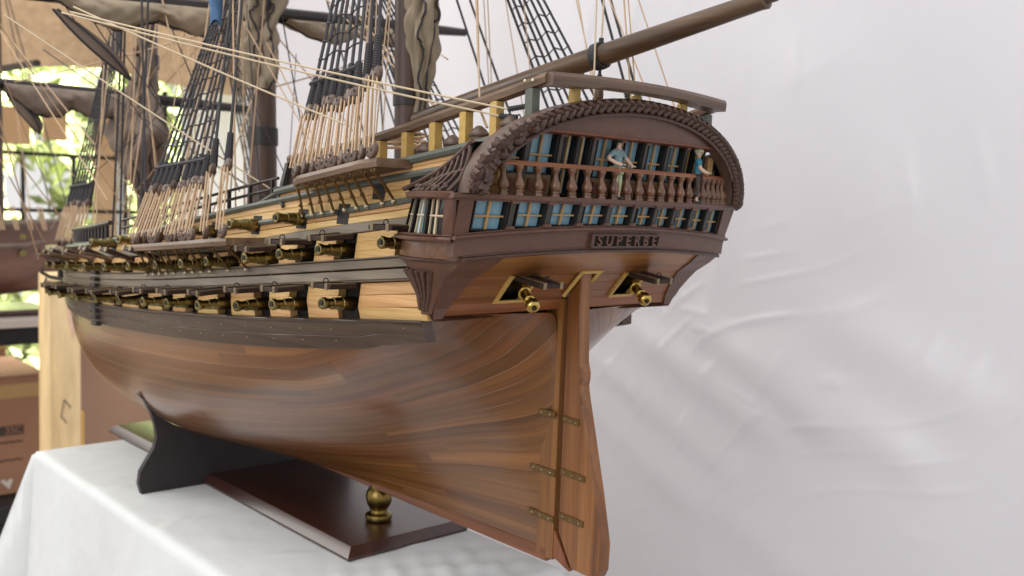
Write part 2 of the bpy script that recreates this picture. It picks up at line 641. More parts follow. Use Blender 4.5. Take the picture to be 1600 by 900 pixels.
# inner core so that nothing shines through the seams and ports
for side in (-1, 1):
    bm = new_bm()
    rows = []
    for i in range(40):
        y = .004 + .84 * (i / 39) ** 1.4
        top = (Z_R1(y) if y < .15 else Z_R2(y) if y < .6 else Z_R3(y)) - .002
        zs = np.linspace(.004, min(top, .29), 30)
        rows.append([hull_pt(y, float(z), -.0055 if z > max(Z_LW0(y), .162 * (y < .08)) else -.0018, side, True) for z in zs])
    gridmesh(bm, rows)
    finish('hull_core', bm, M['hullcore'], ship)

# ---- lower hull strakes (each plank an object)
NY = 64
SY = [.85 * (i / NY) ** 1.75 for i in range(NY + 1)]
NS = 17
# strakes are narrower aloft than near the garboards
FR = [(i / NS) for i in range(NS + 1)]
sections = []
for y in SY:
    k = max(0.0, 1 - y / .15)
    k = k * k * (3 - 2 * k)
    top = max(Z_LW0(max(y, 0)) + .0015, .1618 * k + (Z_LW0(y) + .0015) * (1 - k))
    zs = np.linspace(.0035, min(top, .1618), 220)
    pts = np.array([(breadth(y, float(z)), float(z)) for z in zs])
    s = np.concatenate([[0], np.cumsum(np.hypot(*np.diff(pts, axis=0).T))])
    sections.append((pts, s / s[-1], s[-1]))


def girth_pt(i, f):
    pts, s, tot = sections[i]
    return np.interp(f, s, pts[:, 0]), np.interp(f, s, pts[:, 1])


def girth_off(i, f, off, side):
    b, z = girth_pt(i, f)
    b1, z1 = girth_pt(i, max(f - .006, 0))
    b2, z2 = girth_pt(i, min(f + .006, 1))
    i0, i1 = max(i - 1, 0), min(i + 1, NY)
    ba, za = girth_pt(i0, f)
    bb, zb = girth_pt(i1, f)
    tv = Vector((b2 - b1, 0, z2 - z1))
    tu = Vector((bb - ba, SY[i1] - SY[i0], zb - za))
    n = tu.cross(tv)
    if n.length < 1e-12:
        n = Vector((1, 0, 0))
    n.normalize()
    if n.x < -0.3 or (n.x < 0 and n.z > 0):
        n = -n
    p = Vector((b, SY[i], z)) + n * off
    p.x *= side
    return p


rnd = random.Random(3)
for side in (-1, 1):
    for k in range(NS):
        cuts = [0]
        if side == -1:
            a = rnd.randint(17, 36)
            c = rnd.randint(40, 50)
            cuts += [a, c] if rnd.random() < .7 else [a]
        cuts.append(NY)
        for c0, c1 in zip(cuts, cuts[1:]):
            f0, f1 = FR[k], FR[k + 1]
            t = rnd.uniform(0, .00004)
            g = .00014 / .26
            rows, uvs = [], []
            for i in range(c0, c1 + 1):
                tot = sections[i][2]
                fs = (f0, f0 + g, f0 + (f1 - f0) * .33, f0 + (f1 - f0) * .66, f1 - g, f1)
                os_ = (-.00010, t, t, t, t, -.00010)
                rows.append([girth_off(i, f, o, side) for f, o in zip(fs, os_)])
                uvs.append([(SY[i] * 1.0 - (1 - i / NY) ** 6 * .05, f * .26) for f in fs])
            bm = new_bm()
            gridmesh(bm, rows, uvs)
            finish('hull_plank', bm, M['hull'], ship, True, 0.3)

# sternpost, deadwood
bm = new_bm()
hexa(bm, [(-.0056, -.003, 0), (.0056, -.003, 0), (.0058, .012, 0), (-.0058, .012, 0), (-.0056, -.004, .168), (.0056, -.004, .168), (.0058, .010, .168), (-.0058, .010, .168)])
finish('sternpost', bm, M['rudder'], ship, False)
bm = new_bm()
prism(bm, [(-.003, .002), (-.0175, -.0035), (-.0175, -.0015), (-.004, .019), (-.003, .019)], -.005, .005,
      Matrix(((0, 0, 1, 0), (1, 0, 0, 0), (0, 1, 0, 0), (0, 0, 0, 1))))
finish('keel_skeg', bm, M['rudder'], ship, False)

# ---- rudder
YZ = Matrix(((0, 0, 1, 0), (1, 0, 0, 0), (0, 1, 0, 0), (0, 0, 0, 1)))
poly = [(-.0065, .019), (-.0185, -.0015), (-.0395, -.0025), (-.0428, .004), (-.0432, .0205), (-.0360, .050), (-.0290, .0775), (-.0228, .104), (-.0197, .1105), (-.0190, .115),
        (-.0212, .1195), (-.0212, .1235), (-.0180, .129), (-.0172, .16), (-.0185, .186), (-.0110, .186), (-.0066, .168)]
bm = new_bm()
a, b = prism(bm, poly, -.0046, .0046, YZ)
bmesh.ops.bevel(bm, geom=[e for e in bm.edges if abs(e.verts[0].co.x - e.verts[1].co.x) < 1e-6], offset=.0007, segments=1, affect='EDGES')
rud = finish('rudder', bm, M['rudder'], ship, True, 0.4)


def gudgeon(y0, y1, z, x, tilt, parent, nn=3):
    bm = new_bm()
    L = y1 - y0
    rot = Matrix.Rotation(tilt, 3, 'X')
    box(bm, (x, (y0 + y1) / 2, z), (.0010, L, .0042), rot, .0002)
    p = finish('gudgeon_strap', bm, M['plate'], parent, False)
    for i in range(nn):
        f = (i + .5) / nn
        bm = new_bm()
        bmesh.ops.create_uvsphere(bm, u_segments=6, v_segments=4, radius=.0006)
        yy = y0 + L * f
        bmesh.ops.transform(bm, matrix=Matrix.Translation((x - .0006, yy, z + (yy - (y0 + y1) / 2) * math.tan(tilt))), verts=bm.verts)
        if parent is ship:
            finish('nail', bm, M['nail'], p)
        else:
            bmesh.ops.delete(bm, geom=bm.verts[:], context='VERTS')
            bm.free()


for z in (.0945, .0565, .0265):
    gudgeon(-.0035, .020, z, -.0063 - max(0, z - .09) * .45, .02, ship)
for z in (.0925, .0585, .0300):
    bm = new_bm()
    y1, y0 = -.0072, -.0072 - (.014 if z > .08 else .021)
    box(bm, (-.0050, (y0 + y1) / 2, z), (.0010, y1 - y0, .0042), Matrix.Rotation(.03, 3, 'X'), .0002)
    for i in range(3):
        lathe(bm, [(.0006, 0), (.0004, .0005), (0, .0006)], 6, Matrix.Translation((-.0055, y0 + (y1 - y0) * (i + .5) / 3, z + .0004 * (i - 1))) @ Matrix.Rotation(-math.pi / 2, 4, 'Y'), 1)
    finish('gudgeon_strap', bm, [M['plate'], M['nail']], rud, False)

# ---- topsides ------------------------------------------------------------
RAKE = lambda z: S_END(min(max(z, .15), .287)) + .0015
PITCH = .0600
LOW = [.066, .114, .155, .2035, .251, .290, .334, .386, .433, .485, .53, .575]
MID = [.0228, .075, .113, .150, .197, .235, .273, .320, .367, .414, .460, .507, .555]
PW = .0094
UP = [.022, .052, .0815, .122, .175, .232, .29, .348, .406]

for side in (-1, 1):
    # main wale: two heavy planks and a top bead
    for t0, t1, o in ((0, .46, .0034), (.46, .9, .0034), (.9, 1.0, .0044)):
        strip('wale', .005 if side < 0 else .040, .845, lerpz(Z_LW0, Z_LW1, t0), lerpz(Z_LW0, Z_LW1, t1), o, M['wale'], ship, side, 44, .0004, -.005)
    for t0, t1, o in ((0, .06, .0042), (.06, .5, .0030), (.5, .92, .0030), (.92, 1.0, .0040)):
        strip('wale', RAKE, .845, lerpz(Z_MW0, Z_MW1, t0), lerpz(Z_MW0, Z_MW1, t1), o, M['greywale'], ship, side, 40)
    strip('wale', RAKE, .845, Z_GW0, Z_GW1, .0022, M['greywale'], ship, side, 40)
    for row, zl, zh, ports in (('low', Z_LW1, Z_MW0, LOW), ('mid', Z_MW1, Z_GW0, MID)):
        edges = [RAKE]
        if side == -1:
            for p in ports:
                edges += [p - PW, p + PW]
        edges.append(.845)
        for j in range(0, len(edges) - 1, 2):
            for q in range(3):
                e1 = edges[j + 1] if j + 1 < len(edges) else .845
                strip('topside_plank', edges[j], e1, lerpz(zl, zh, q / 3), lerpz(zl, zh, (q + 1) / 3), .0012 + .0002 * rnd.random(), M['light'], ship, side, 5 if side == -1 else 24, .0003, -.0045)
    # upper works
    for q in range(2):
        strip('topside_plank', RAKE, .845, lerpz(Z_GW1, Z_R3, q / 2), lerpz(Z_GW1, Z_R3, (q + 1) / 2 - .02), .0010, M['light'], ship, side, 36)
    for q in range(2):
        strip('topside_plank', RAKE, .60, lerpz(Z_R3, Z_R2, q / 2), lerpz(Z_R3, Z_R2, (q + 1) / 2), .0010, M['light'], ship, side, 30)
    for q in range(2):
        strip('topside_plank', RAKE, .155, lerpz(Z_R2, Z_R1, q / 2), lerpz(Z_R2, Z_R1, (q + 1) / 2), .0010, M['light'], ship, side, 16)
    # mouldings
    for zc, y0, y1, r, mm in ((Z_R3, -.028, .60, .0019, 'greyrail'), (Z_R2, -.040, .60, .0022, 'greyrail'), (Z_R1, -.046, .156, .0026, 'greyrail')):
        cuts = [y0, y1]
        if zc is Z_R3 and side == -1:
            cuts = [y0]
            for q in UP[2:]:
                cuts += [q - .0054, q + .0054]
            cuts.append(y1)
        for ca, cb in zip(cuts[::2], cuts[1::2]):
            bm = new_bm()
            n = max(3, int(40 * (cb - ca) / (y1 - y0)) + 2)
            tube(bm, [hull_pt(ca + (cb - ca) * i / n, zc(ca + (cb - ca) * i / n), .0016, side) for i in range(n + 1)], r, 8)
            finish('rail_moulding', bm, M[mm], ship)
# break rail of the poop front: the rail swoops down to the waist
bm = new_bm()
tube(bm, [(-.116, .154, .2288), (-.117, .168, .2240), (-.118, .180, .2195)], .0024, 8)
tube(bm, [(-.117, .156, .2285), (-.1185, .150, .223), (-.1195, .144, .2195)], .0014, 6)
finish('rail_scroll', bm, M['darkrail'], ship)


# ---- cannons
def cannon_mesh(name, prof, mat):
    bm = new_bm()
    lathe(bm, prof, 16)
    h = max(p[1] for p in prof)
    lathe(bm, [(.0014, h - .0005), (.0014, h + .0002), (0, h + .0002)], 10, None, 1)
    return finish(name, bm, [mat, M['black']], ship)


PROF = [(0.0046, -.012), (.0044, .000), (.0041, .006), (.0044, .0062), (.0044, .0070), (.0039, .0072), (.0034, .0125), (.0037, .0127), (.0037, .0135), (.0031, .0137), (.0029, .0165), (.0031, .0178), (.0036, .0190), (.0037, .0205), (.0034, .0214), (.0024, .0216), (.0022, .0212), (.0014, .0210)]
proto = None


def orient(p, d, rollv=0.0):
    return Matrix.Translation(p) @ Vector(d).to_track_quat('Z', 'Y').to_matrix().to_4x4() @ Matrix.Rotation(rollv, 4, 'Z')


def lid_proto():
    """port lid in local axes: hinge at origin, board runs out along +X, width along Y"""
    bm = new_bm()
    box(bm, (.0108, 0, 0), (.0210, .0188, .0027), bev=.0004)
    for j in (-1, 1):
        box(bm, (.0108, j * .0033, .00140), (.0210, .0002, .0004))
    l = finish('port_lid', bm, M['blackwood'], ship, False)
    for j in (-1, 1):
        bm = new_bm()
        box(bm, (.0102, j * .0062, .0016), (.0218, .0024, .0008), bev=.0002)
        box(bm, (.0213, j * .0062, .0002), (.0009, .0024, .0040), bev=.0002)
        finish('hinge_strap', bm, M['strap'], l, False)
    bm = new_bm()
    tube(bm, [(.0165 + .0019 * math.cos(t), 0, .0030 + .0016 * math.sin(t)) for t in [2 * math.pi * i / 10 for i in range(10)]], .00035, 5, close=True)
    finish('lid_ring', bm, M['yard'], l)
    return l


LID = lid_proto()
first_lid = True
rg = random.Random(11)
for row, ports in (('low', LOW), ('mid', MID)):
    for p in ports:
        zl, zh = (Z_LW1(p), Z_MW0(p)) if row == 'low' else (Z_MW1(p), Z_GW0(p))
        zc = zl + (zh - zl) * .43
        n = hull_normal(p, zc)
        pos = hull_pt(p, zc, 0)
        d = (n + Vector((0, rg.uniform(-.06, .06), .02 + rg.uniform(-.03, .03)))).normalized()
        d.z = max(d.z, -.02) if abs(d.z) < .1 else .03
        mt = orient(pos, d)
        if proto is None:
            proto = cannon_mesh('cannon', PROF, M['brass'])
            proto.matrix_local = mt
        else:
            dup(proto, mt)
        # lid
        hp = hull_pt(p, zh - .001, .0035)
        nx = Vector((n.x, n.y, 0)).normalized()
        if row == 'mid' and .16 < p < .30:
            continue
        lift = .45 if row == 'mid' and p > .30 else 0
        nx = (nx + Vector((0, 0, lift - .03 + rg.uniform(-.07, .05)))).normalized()
        ty = Vector((0, 0, 1)).cross(nx).normalized()
        tz = nx.cross(ty)
        mm = Matrix((nx, ty, tz)).transposed().to_4x4()
        mm.translation = hp
        if first_lid:
            LID.matrix_local = mm
            first_lid = False
        else:
            dup_tree(LID, mm)

# upper light guns and their ports (at the moulding below the channel)
for i, y in enumerate(UP):
    zc = Z_R3(y) + (.010 if y < .07 else -.0015 if y < .1 else -.001)
    bm = new_bm()
    pp = [hull_pt(y + sy * .0052, zc + sz * .0062, o) for o in (-.002, .0013) for (sy, sz) in ((-1, -1), (1, -1), (1, 1), (-1, 1))]
    hexa(bm, pp)
    finish('upper_gun_port', bm, M['black'], ship, False)  # flat black plate; its colour stands in for shade inside an open port
    if y > .1:
        n = hull_normal(y, zc)
        dup(proto, orient(hull_pt(y, zc, .000), (n.x, n.y, .03)))

# wooden fender / chesstree ladder at midships, black
bm = new_bm()
for k in range(9):
    t = k / 8
    z = Z_LW0(.42) + (Z_MW1(.42) - Z_LW0(.42)) * t
    p = hull_pt(.43, z, .0055)
    box(bm, p, (.005, .012, .0032), bev=.0004)
finish('side_ladder', bm, M['yard'], ship, False)

# nails on the wales
bm = new_bm()
for i in range(26):
    y = .02 + i * .031
    for zc in (lerpz(Z_LW0, Z_LW1, .3)(y), lerpz(Z_LW0, Z_LW1, .68)(y)):
        p = hull_pt(y, zc, .0034)
        bmesh.ops.create_icosphere(bm, subdivisions=1, radius=.00045, matrix=Matrix.Translation(p))
    if i % 2 == 0:
        p = hull_pt(y, lerpz(Z_MW0, Z_MW1, .6)(y), .003)
        bmesh.ops.create_icosphere(bm, subdivisions=1, radius=.00045, matrix=Matrix.Translation(p))
o = finish('wale_nails', bm, M['nail'], ship)
o['kind'] = 'stuff'

# decks
for (y0, y1, dz) in ((-.03, .155, -.006), (.155, .82, -.022)):
    for k in range(9):
        bm = new_bm()
        x0, x1 = -1 + 2 * k / 9, -1 + 2 * (k + 1) / 9
        rows = []
        for i in range(13):
            y = y0 + (y1 - y0) * i / 12
            z = (Z_R1(y) if y < .156 else Z_R2(y) if y < .6 else Z_R3(y)) + dz
            b = max(breadth(y, z) - .004, .004)
            rows.append([(b * x0 + .0003, y, z), (b * x1 - .0003, y, z)])
        gridmesh(bm, rows, [[(r[0][1], r[0][0]), (r[1][1], r[1][0])] for r in rows])
        ex = bmesh.ops.extrude_face_region(bm, geom=bm.faces[:])
        bmesh.ops.translate(bm, vec=(0, 0, -.002), verts=[v for v in ex['geom'] if isinstance(v, bmesh.types.BMVert)])
        finish('deck_plank', bm, M['deck'], ship, False)

# ---- STERN ---------------------------------------------------------------
LOWZ = lambda x: .1955 + .0048 * (1 - (x / .112) ** 2)
SILL = lambda x: .2072 + .0062 * (1 - (x / .119) ** 2)
COR0 = lambda x: .2278
# counter planks, broken at the two chase ports
PX = ((-.0630, -.0410), (.0360, .0575))
cz = [.1612, .1680, .1735, .1790, .1842, .1895, None]
for k in range(6):
    zl = cz[k]
    zt = cz[k + 1]
    ztop = (lambda x, zt=zt: zt) if zt else (lambda x: LOWZ(x))
    zm = zl + .003
    hw = .0995 - .012 * (zm - .1622) / .033
    spans = [(-hw, hw)]
    if 1 <= k <= 3:
        spans = [(-hw, PX[0][0]), (PX[0][1], PX[1][0]), (PX[1][1], hw)]
    for a, b in spans:
        bm = new_bm()
        slab(bm, a, b, zl, ztop, 0 + rnd.uniform(0, .0002), .004, max(2, int((b - a) / .012)), 0, .00025)
        finish('counter_plank', bm, M['counter'], ship, True, .5)
bm = new_bm()
slab(bm, -.1, .1, .1605, lambda x: LOWZ(x) - .0005, .013, .015, 10)
finish('counter_core', bm, M['black'], ship, False)
# dark corner panels under the quarter galleries
for s in (-1, 1):
    bm = new_bm()
    n = 6
    rows = []
    for i in range(n + 1):
        z = .1600 + (.1965 - .1600) * i / n
        xi = .0985 - .0125 * i / n
        xo = .1050 + .0085 * (i / n)
        rows.append([sp(s * xi, z, .004), sp(s * xi, z, -.0012), sp(s * xo, z, -.0012), sp(s * xo, z, .004)])
    V = gridmesh(bm, rows)
    for i in range(n):
        bm.faces.new((V[i][0], V[i][3], V[i + 1][3], V[i + 1][0]))
    bm.faces.new(V[0])
    bm.faces.new(V[-1])
    finish('corner_panel', bm, M['brown'], ship, False)

# chase ports: frame, lid, gun
CHASE = [(0.0040, -.014), (.0036, .010), (.0040, .0105), (.0040, .0115), (.0031, .012), (.0029, .019), (.0034, .0195), (.0034, .0205), (.0027, .021), (.0030, .0222), (.0042, .0245), (.0044, .0262), (.0040, .0280), (.0030, .0290), (.0022, .0293), (.0014, .0291)]
cg = None
for (xa, xb) in PX:
    bm = new_bm()
    z0, z1 = .1680, .1842
    for (a, b, c, d) in ((xa - .0006, xa + .0016, z0 - .0006, z1 + .0006), (xb - .0016, xb + .0006, z0 - .0006, z1 + .0006)):
        slab(bm, a, b, c, d, -.0016, .0035, 1)
    slab(bm, xa + .0016, xb - .0016, z0 - .0006, z0 + .0012, -.0016, .0035, 1)
    slab(bm, xa + .0016, xb - .0016, z1 - .0012, z1 + .0006, -.0016, .0035, 1)
    finish('port_frame', bm, M['post'], ship, False)
    xm = (xa + xb) / 2
    p = sp(xm + .005, .1790, .005)
    mt = orient(p, (-.35, -.85, -.40))
    if cg is None:
        cg = cannon_mesh('stern_chase_gun', CHASE, M['brassbright'])
        cg.matrix_local = mt
    else:
        dup(cg, mt)
    hp = sp(xm, z1 - .0006, -.0025)
    nx = Vector((0, -1, -.14)).normalized()
    ty = Vector((0, 0, 1)).cross(nx).normalized()
    tz = nx.cross(ty)
    mm = Matrix((nx * 1.05, ty * 1.05, tz)).transposed().to_4x4()
    mm.translation = hp
    dup_tree(LID, mm)

# rudder trunk frame (light wooden A shape round the rudder head)
bm = new_bm()
def frame_bar(p, q, wd):
    p, q = Vector(p), Vector(q)
    t = (q - p).normalized()
    tube(bm, [p, q], wd, 4)
frame_bar(sp(-.0080, .1705, -.0012), sp(-.0080, .1868, -.0012), .0015)
frame_bar(sp(.0080, .1770, -.0012), sp(.0080, .1868, -.0012), .0015)
frame_bar(sp(-.0092, .1866, -.0014), sp(.0092, .1866, -.0014), .0015)
finish('rudder_port_frame', bm, M['post'], ship, False)

# lower moulding, name strip, sill moulding
bm = new_bm()
slab(bm, -.1125, .1125, lambda x: LOWZ(x) - .0008, lambda x: LOWZ(x) + .0010, -.0028, .004, 22, 0, .0006)
slab(bm, -.1125, .1125, lambda x: LOWZ(x) + .0011, lambda x: LOWZ(x) + .0020, -.0018, .004, 22, 0, .0003)
finish('counter_moulding', bm, M['carved'], ship, True, .5)
bm = new_bm()
slab(bm, -.1180, .1180, lambda x: LOWZ(x) + .0020, lambda x: SILL(x) - .0010, -.0006, .005, 22)
finish('name_panel', bm, M['brown'], ship, True, .5)
bm = new_bm()
slab(bm, -.1195, .1195, lambda x: SILL(x) - .0011, lambda x: SILL(x) + .0009, -.0034, .005, 22, 0, .0006)
slab(bm, -.1185, .1185, lambda x: SILL(x) + .0009, lambda x: SILL(x) + .0019, -.0018, .005, 22, 0, .0003)
finish('sill_moulding', bm, M['brown'], ship, True, .5)

# nameboard with raised letters
bm = new_bm()
nz0 = lambda x: .2018 + .0006 * (1 - (x / .1) ** 2)
nz1 = lambda x: .2094 + .0006 * (1 - (x / .1) ** 2)
slab(bm, -.0250, .0360, nz0, nz1, -.0014, .001, 12)
nb = finish('nameboard', bm, M['hullcore'], ship, False)
bm = new_bm()
slab(bm, -.0254, .0364, lambda x: nz1(x) - .0009, lambda x: nz1(x) + .0003, -.0030, -.0006, 12)
slab(bm, -.0254, .0364, lambda x: nz0(x) - .0003, lambda x: nz0(x) + .0009, -.0030, -.0006, 12)
slab(bm, -.0256, -.0232, lambda x: nz0(x) + .0009, lambda x: nz1(x) - .0009, -.0030, -.0006, 1)
slab(bm, .0350, .0364, lambda x: nz0(x) + .0009, lambda x: nz1(x) - .0009, -.0030, -.0006, 1)
finish('nameboard_frame', bm, M['carved'], nb, False)
for i, ch in enumerate('SUPERBE'):
    fc = bpy.data.curves.new('letter', 'FONT')
    fc.body = ch
    fc.size = .0088
    fc.extrude = .0006
    fc.offset = .0001
    fc.align_x = 'CENTER'
    fc.align_y = 'CENTER'
    to = bpy.data.objects.new('letter', fc)
    COL.objects.link(to)
    dg = bpy.context.evaluated_depsgraph_get()
    me = bpy.data.meshes.new_from_object(to.evaluated_get(dg))
    bpy.data.objects.remove(to)
    me.materials.clear()
    me.materials.append(M['brown'])
    lo = bpy.data.objects.new('letter', me)
    COL.objects.link(lo)
    x = -.0185 + i * .0083
    zc = (nz0(x) + nz1(x)) / 2
    p = sp(x, zc, -.0024)
    tx = (sp(x + .002, zc) - sp(x - .002, zc)).normalized()
    tz = (sp(x, zc + .002) - sp(x, zc - .002)).normalized()
    ny = tx.cross(tz)
    mm = Matrix((tx, tz, ny)).transposed().to_4x4()
    mm.translation = p
    mm = mm @ Matrix.Shear('XZ', 4, (0.0, 0.0)) if False else mm
    lo.matrix_local = mm
    lo.parent = nb

# lower window row
WIN = [-.0985, -.0720, -.0485, -.0250, -.0030, .0192, .0385, .0585, .0775, .0970]
bm = new_bm()
slab(bm, -.1185, .1185, lambda x: SILL(x) + .0008, .229, .0062, .009, 22)
finish('window_backing', bm, M['black'], ship, False)


def window(xc, hw, z0, z1, parent, d=0.0, mats=('pane', 'muntin', 'black')):
    """opening with four panes and a cross of glazing bars set back in it"""
    bm = new_bm()
    for (a, b, c, e) in ((xc - hw, xc - hw + .0008, z0, z1), (xc + hw - .0008, xc + hw, z0, z1)):
        slab(bm, a, b, c, e, d - .0003, d + .0055, 1)
    slab(bm, xc - hw + .0008, xc + hw - .0008, z0, z0 + .0008, d + .0006, d + .0055, 1)
    wn = finish('window', bm, M[mats[2]], parent, False)
    zm = z0 + (z1 - z0) * .47
    xm = xc - hw * .02
    g = .0004
    for (a, b) in ((xc - hw + .0009, xm - g), (xm + g, xc + hw - .0015)):
        for (c, e) in ((z0 + .0009, zm - g), (zm + g, z1 - .0002)):
            bm = new_bm()
            # panes have a cut corner like the originals
            slab(bm, a, b, c, e, d + .0036, d + .0046, 1, 0, .0002)
            finish('pane', bm, M[mats[0]], wn, False)
    bm = new_bm()
    slab(bm, xm - .0006, xm + .0006, z0 + .0004, z1 - .0001, d + .0014, d + .0026, 1)
    slab(bm, xc - hw + .0004, xm - .0006, zm - .0005, zm + .0005, d + .0016, d + .0026, 1)
    slab(bm, xm + .0006, xc + hw - .0008, zm - .0005, zm + .0005, d + .0016, d + .0026, 1)
    finish('muntin', bm, M[mats[1]], wn, False)
    return wn


def pillar(xc, hw, z0, z1, parent, d=0.0):
    bm = new_bm()
    slab(bm, xc - hw, xc - hw * .25, z0, z1, d - .0010, d + .0055, 1)
    slab(bm, xc + hw * .1, xc + hw, z0, z1, d - .0004, d + .0055, 1)
    p = finish('pillar', bm, M['darkrail'], parent, False)
    bm = new_bm()
    h = .0018
    for (za, zb, s0, s1) in ((z0, z0 + h, 1.7, 1.15), (z1 - h, z1, 1.15, 1.7)):
        w0, w1 = hw * s0, hw * s1
        hexa(bm, [sp(xc - w0, za, d - .0022), sp(xc + w0, za, d - .0022), sp(xc + w0, za, d + .003), sp(xc - w0, za, d + .003),
                  sp(xc - w1, zb, d - .0022), sp(xc + w1, zb, d - .0022), sp(xc + w1, zb, d + .003), sp(xc - w1, zb, d + .003)])
    finish('pillar_cap', bm, M['brown'], p, False)


for i, x in enumerate(WIN):
    l = (x - WIN[i - 1]) / 2 if i else .0125
    r = (WIN[i + 1] - x) / 2 if i < 9 else .0105
    window(x, min(l, r) - .0018, SILL(x) + .0019, .2277, ship)
    if i < 9:
        xc = (x + WIN[i + 1]) / 2
        pillar(xc, .0017, SILL(xc) + .0019, .2277, ship)
for s in (-1, 1):
    bm = new_bm()
    a, b = (.1105, .1190) if s < 0 else (.1075, .1188)
    slab(bm, s * a if s > 0 else -b, s * b if s > 0 else -a, lambda x: SILL(x) + .0019, .2278, -.0008, .006, 1)
    finish('corner_post', bm, M['brown'], ship, False)

# cornice = balcony floor
bm = new_bm()
slab(bm, -.1245, .1245, .2277, .2305, -.0030, .012, 24, 0, .0005)
slab(bm, -.1225, .1225, .2268, .2277, -.0012, .008, 24)
finish('cornice', bm, M['brown'], ship, True, .5)

# balcony back wall and upper windows
WD = .0085
UPW = [(-.0868, .0095), (-.0646, .0095), (-.0456, .0048), (-.0348, .0048), (-.0166, .0085), (.0064, .0085), (.0284, .0085), (.0495, .0080), (.0650, .0042), (.0740, .0042), (.0887, .0060), (.1010, .0042)]
bm = new_bm()
slab(bm, -.108, .108, .2306, lambda x: .2306 + .0455 * max(0.0, 1 - (x / .1095) ** 2) ** .46, WD + .0062, WD + .009, 30)
finish('gallery_backing', bm, M['black'], ship, False)
for i, (x, hw) in enumerate(UPW):
    door = hw < .005
    ztop = min(.2655, .2306 + .050 * max(0.0, 1 - ((abs(x) + hw) / .1165) ** 2) ** .46)
    window(x, hw, .2320 if door else .2425, ztop, ship, WD)
    if not door:
        bm = new_bm()
        slab(bm, x - hw, x + hw, .2306, .2424, WD + .0005, WD + .005, 1)
        pn = finish('dado_panel', bm, M['tanwall'], ship, False)
        bm = new_bm()
        slab(bm, x - hw * .7, x + hw * .7, .2335, .2400, WD - .0006, WD + .0005, 1)
        finish('dado_inset', bm, M['redwood'], pn, False)
    if i < len(UPW) - 1:
        x2, h2 = UPW[i + 1]
        gap = (x2 - h2) - (x + hw)
        if gap > .001:
            xp = (x + hw + x2 - h2) / 2
            pillar(xp, min(gap / 2, .0016), .2306, min(.2655, .2306 + .050 * max(0.0, 1 - (xp / .1165) ** 2) ** .46), ship, WD)

# balusters and rail
def balY(x):
    return sternY(x, .2305) + .0004
bm = new_bm()
lathe(bm, [(.0022, 0), (.0022, .0012), (.0018, .0014), (.0018, .0020), (.0022, .0022), (.0022, .0028), (.0016, .0031), (.0025, .0048), (.0026, .0060), (.0021, .0080), (.0013, .0102), (.0012, .0118), (.0015, .0135), (.0021, .0146), (.0022, .0150), (.0022, .0160)], 10)
bmesh.ops.scale(bm, vec=(1.22, 1.22, 1), verts=bm.verts)
BAL = finish('baluster', bm, M['baluster'], ship, True, .7)
bx = [-.1035, -.0928, -.0823, -.070, -.0573, -.0453, -.0333, -.0221, -.0112, -.0005, .0099, .0211, .0308, .042, .0522, .0619, .0705, .0779, .0841, .091, .0967, .1024, .1074]
for i, x in enumerate(bx):
    mt = Matrix.Translation((x + rg.uniform(-.0005, .0005), balY(x), .2305)) @ Matrix.Rotation(rg.uniform(-.05, .05), 4, 'Y') @ Matrix.Rotation(rg.uniform(0, 3), 4, 'Z')
    if i == 0:
        BAL.matrix_local = mt
    else:
        dup(BAL, mt)
bm = new_bm()
rows = []
for i in range(31):
    x = -.108 + .220 * i / 30
    y = balY(x)
    z = .2465
    rows.append([(x, y + .0024, z), (x, y - .0026, z), (x, y - .0029, z + .0012), (x, y - .0022, z + .0024), (x, y + .0022, z + .0024)])
V = gridmesh(bm, rows)
for i in range(30):
    bm.faces.new((V[i][0], V[i][4], V[i + 1][4], V[i + 1][0]))
bm.faces.new(V[0])
bm.faces.new(V[-1])
finish('balcony_rail', bm, M['balrail'], ship, True, .5)

# tympanum, ceiling, carved arch
AX, AZ, A0 = .1205, .0572, .2306
IX, IZ = .1070, .0490


def archpt(th, f, d):
    """th 0..pi from starboard foot to port foot, f 0 outer .. 1 inner"""
    x = math.cos(th) * (AX + (IX - AX) * f)
    z = A0 + math.sin(th) ** .96 * (AZ + (IZ - AZ) * f)
    y = -.0445 - .0085 * (z - A0) / .0565 - .0085 * max(0, 1 - (x / .124) ** 2)
    return Vector((x, y + d, z))


bm = new_bm()
n = 60
rows = []
for i in range(n + 1):
    th = math.pi * i / n
    rows.append([archpt(th, 0, .0085), archpt(th, 0, .001), archpt(th, .06, -.0012), archpt(th, .10, 0), archpt(th, .93, .001), archpt(th, 1, .001), archpt(th, 1, .0085)])
V = gridmesh(bm, rows)
for i in range(n):
    bm.faces.new((V[i][0], V[i][-1], V[i + 1][-1], V[i + 1][0]))
bm.faces.new(V[0])
bm.faces.new(V[-1])
arch = finish('taffrail_arch', bm, M['archside'], ship, True, .5)
bm = new_bm()
for i in range(n):
    th0, th1 = math.pi * i / n, math.pi * (i + 1) / n
    pass
tube(bm, [archpt(math.pi * (.1 + .8 * i / 40), 1.06, -.0004) for i in range(41)], .0012, 6)
finish('arch_bead', bm, M['carved'], arch)


def leaf_mesh(L, W, H, jag, seed):
    r = random.Random(seed)
    bm = new_bm()
    k = 7
    rows = []
    for i in range(k):
        t = i / (k - 1)
        w = W * (math.sin(math.pi * (0.12 + .88 * t) ** .8) if t < 1 else 0.05) + .0002
        w *= 1 + jag * r.uniform(-.5, .6)
        h = H * (math.sin(math.pi * min(1, .15 + .85 * t)) ** .7) * (1 + jag * r.uniform(-.4, .4))
        x = L * t
        rows.append([(x, -w, 0), (x, -w * .55, h * .65), (x + .0002, 0, h * (1.0 if not jag else .7)), (x, w * .5, h * .8), (x, w, 0)])
    V = gridmesh(bm, rows)
    bm.faces.new(V[0])
    return bm


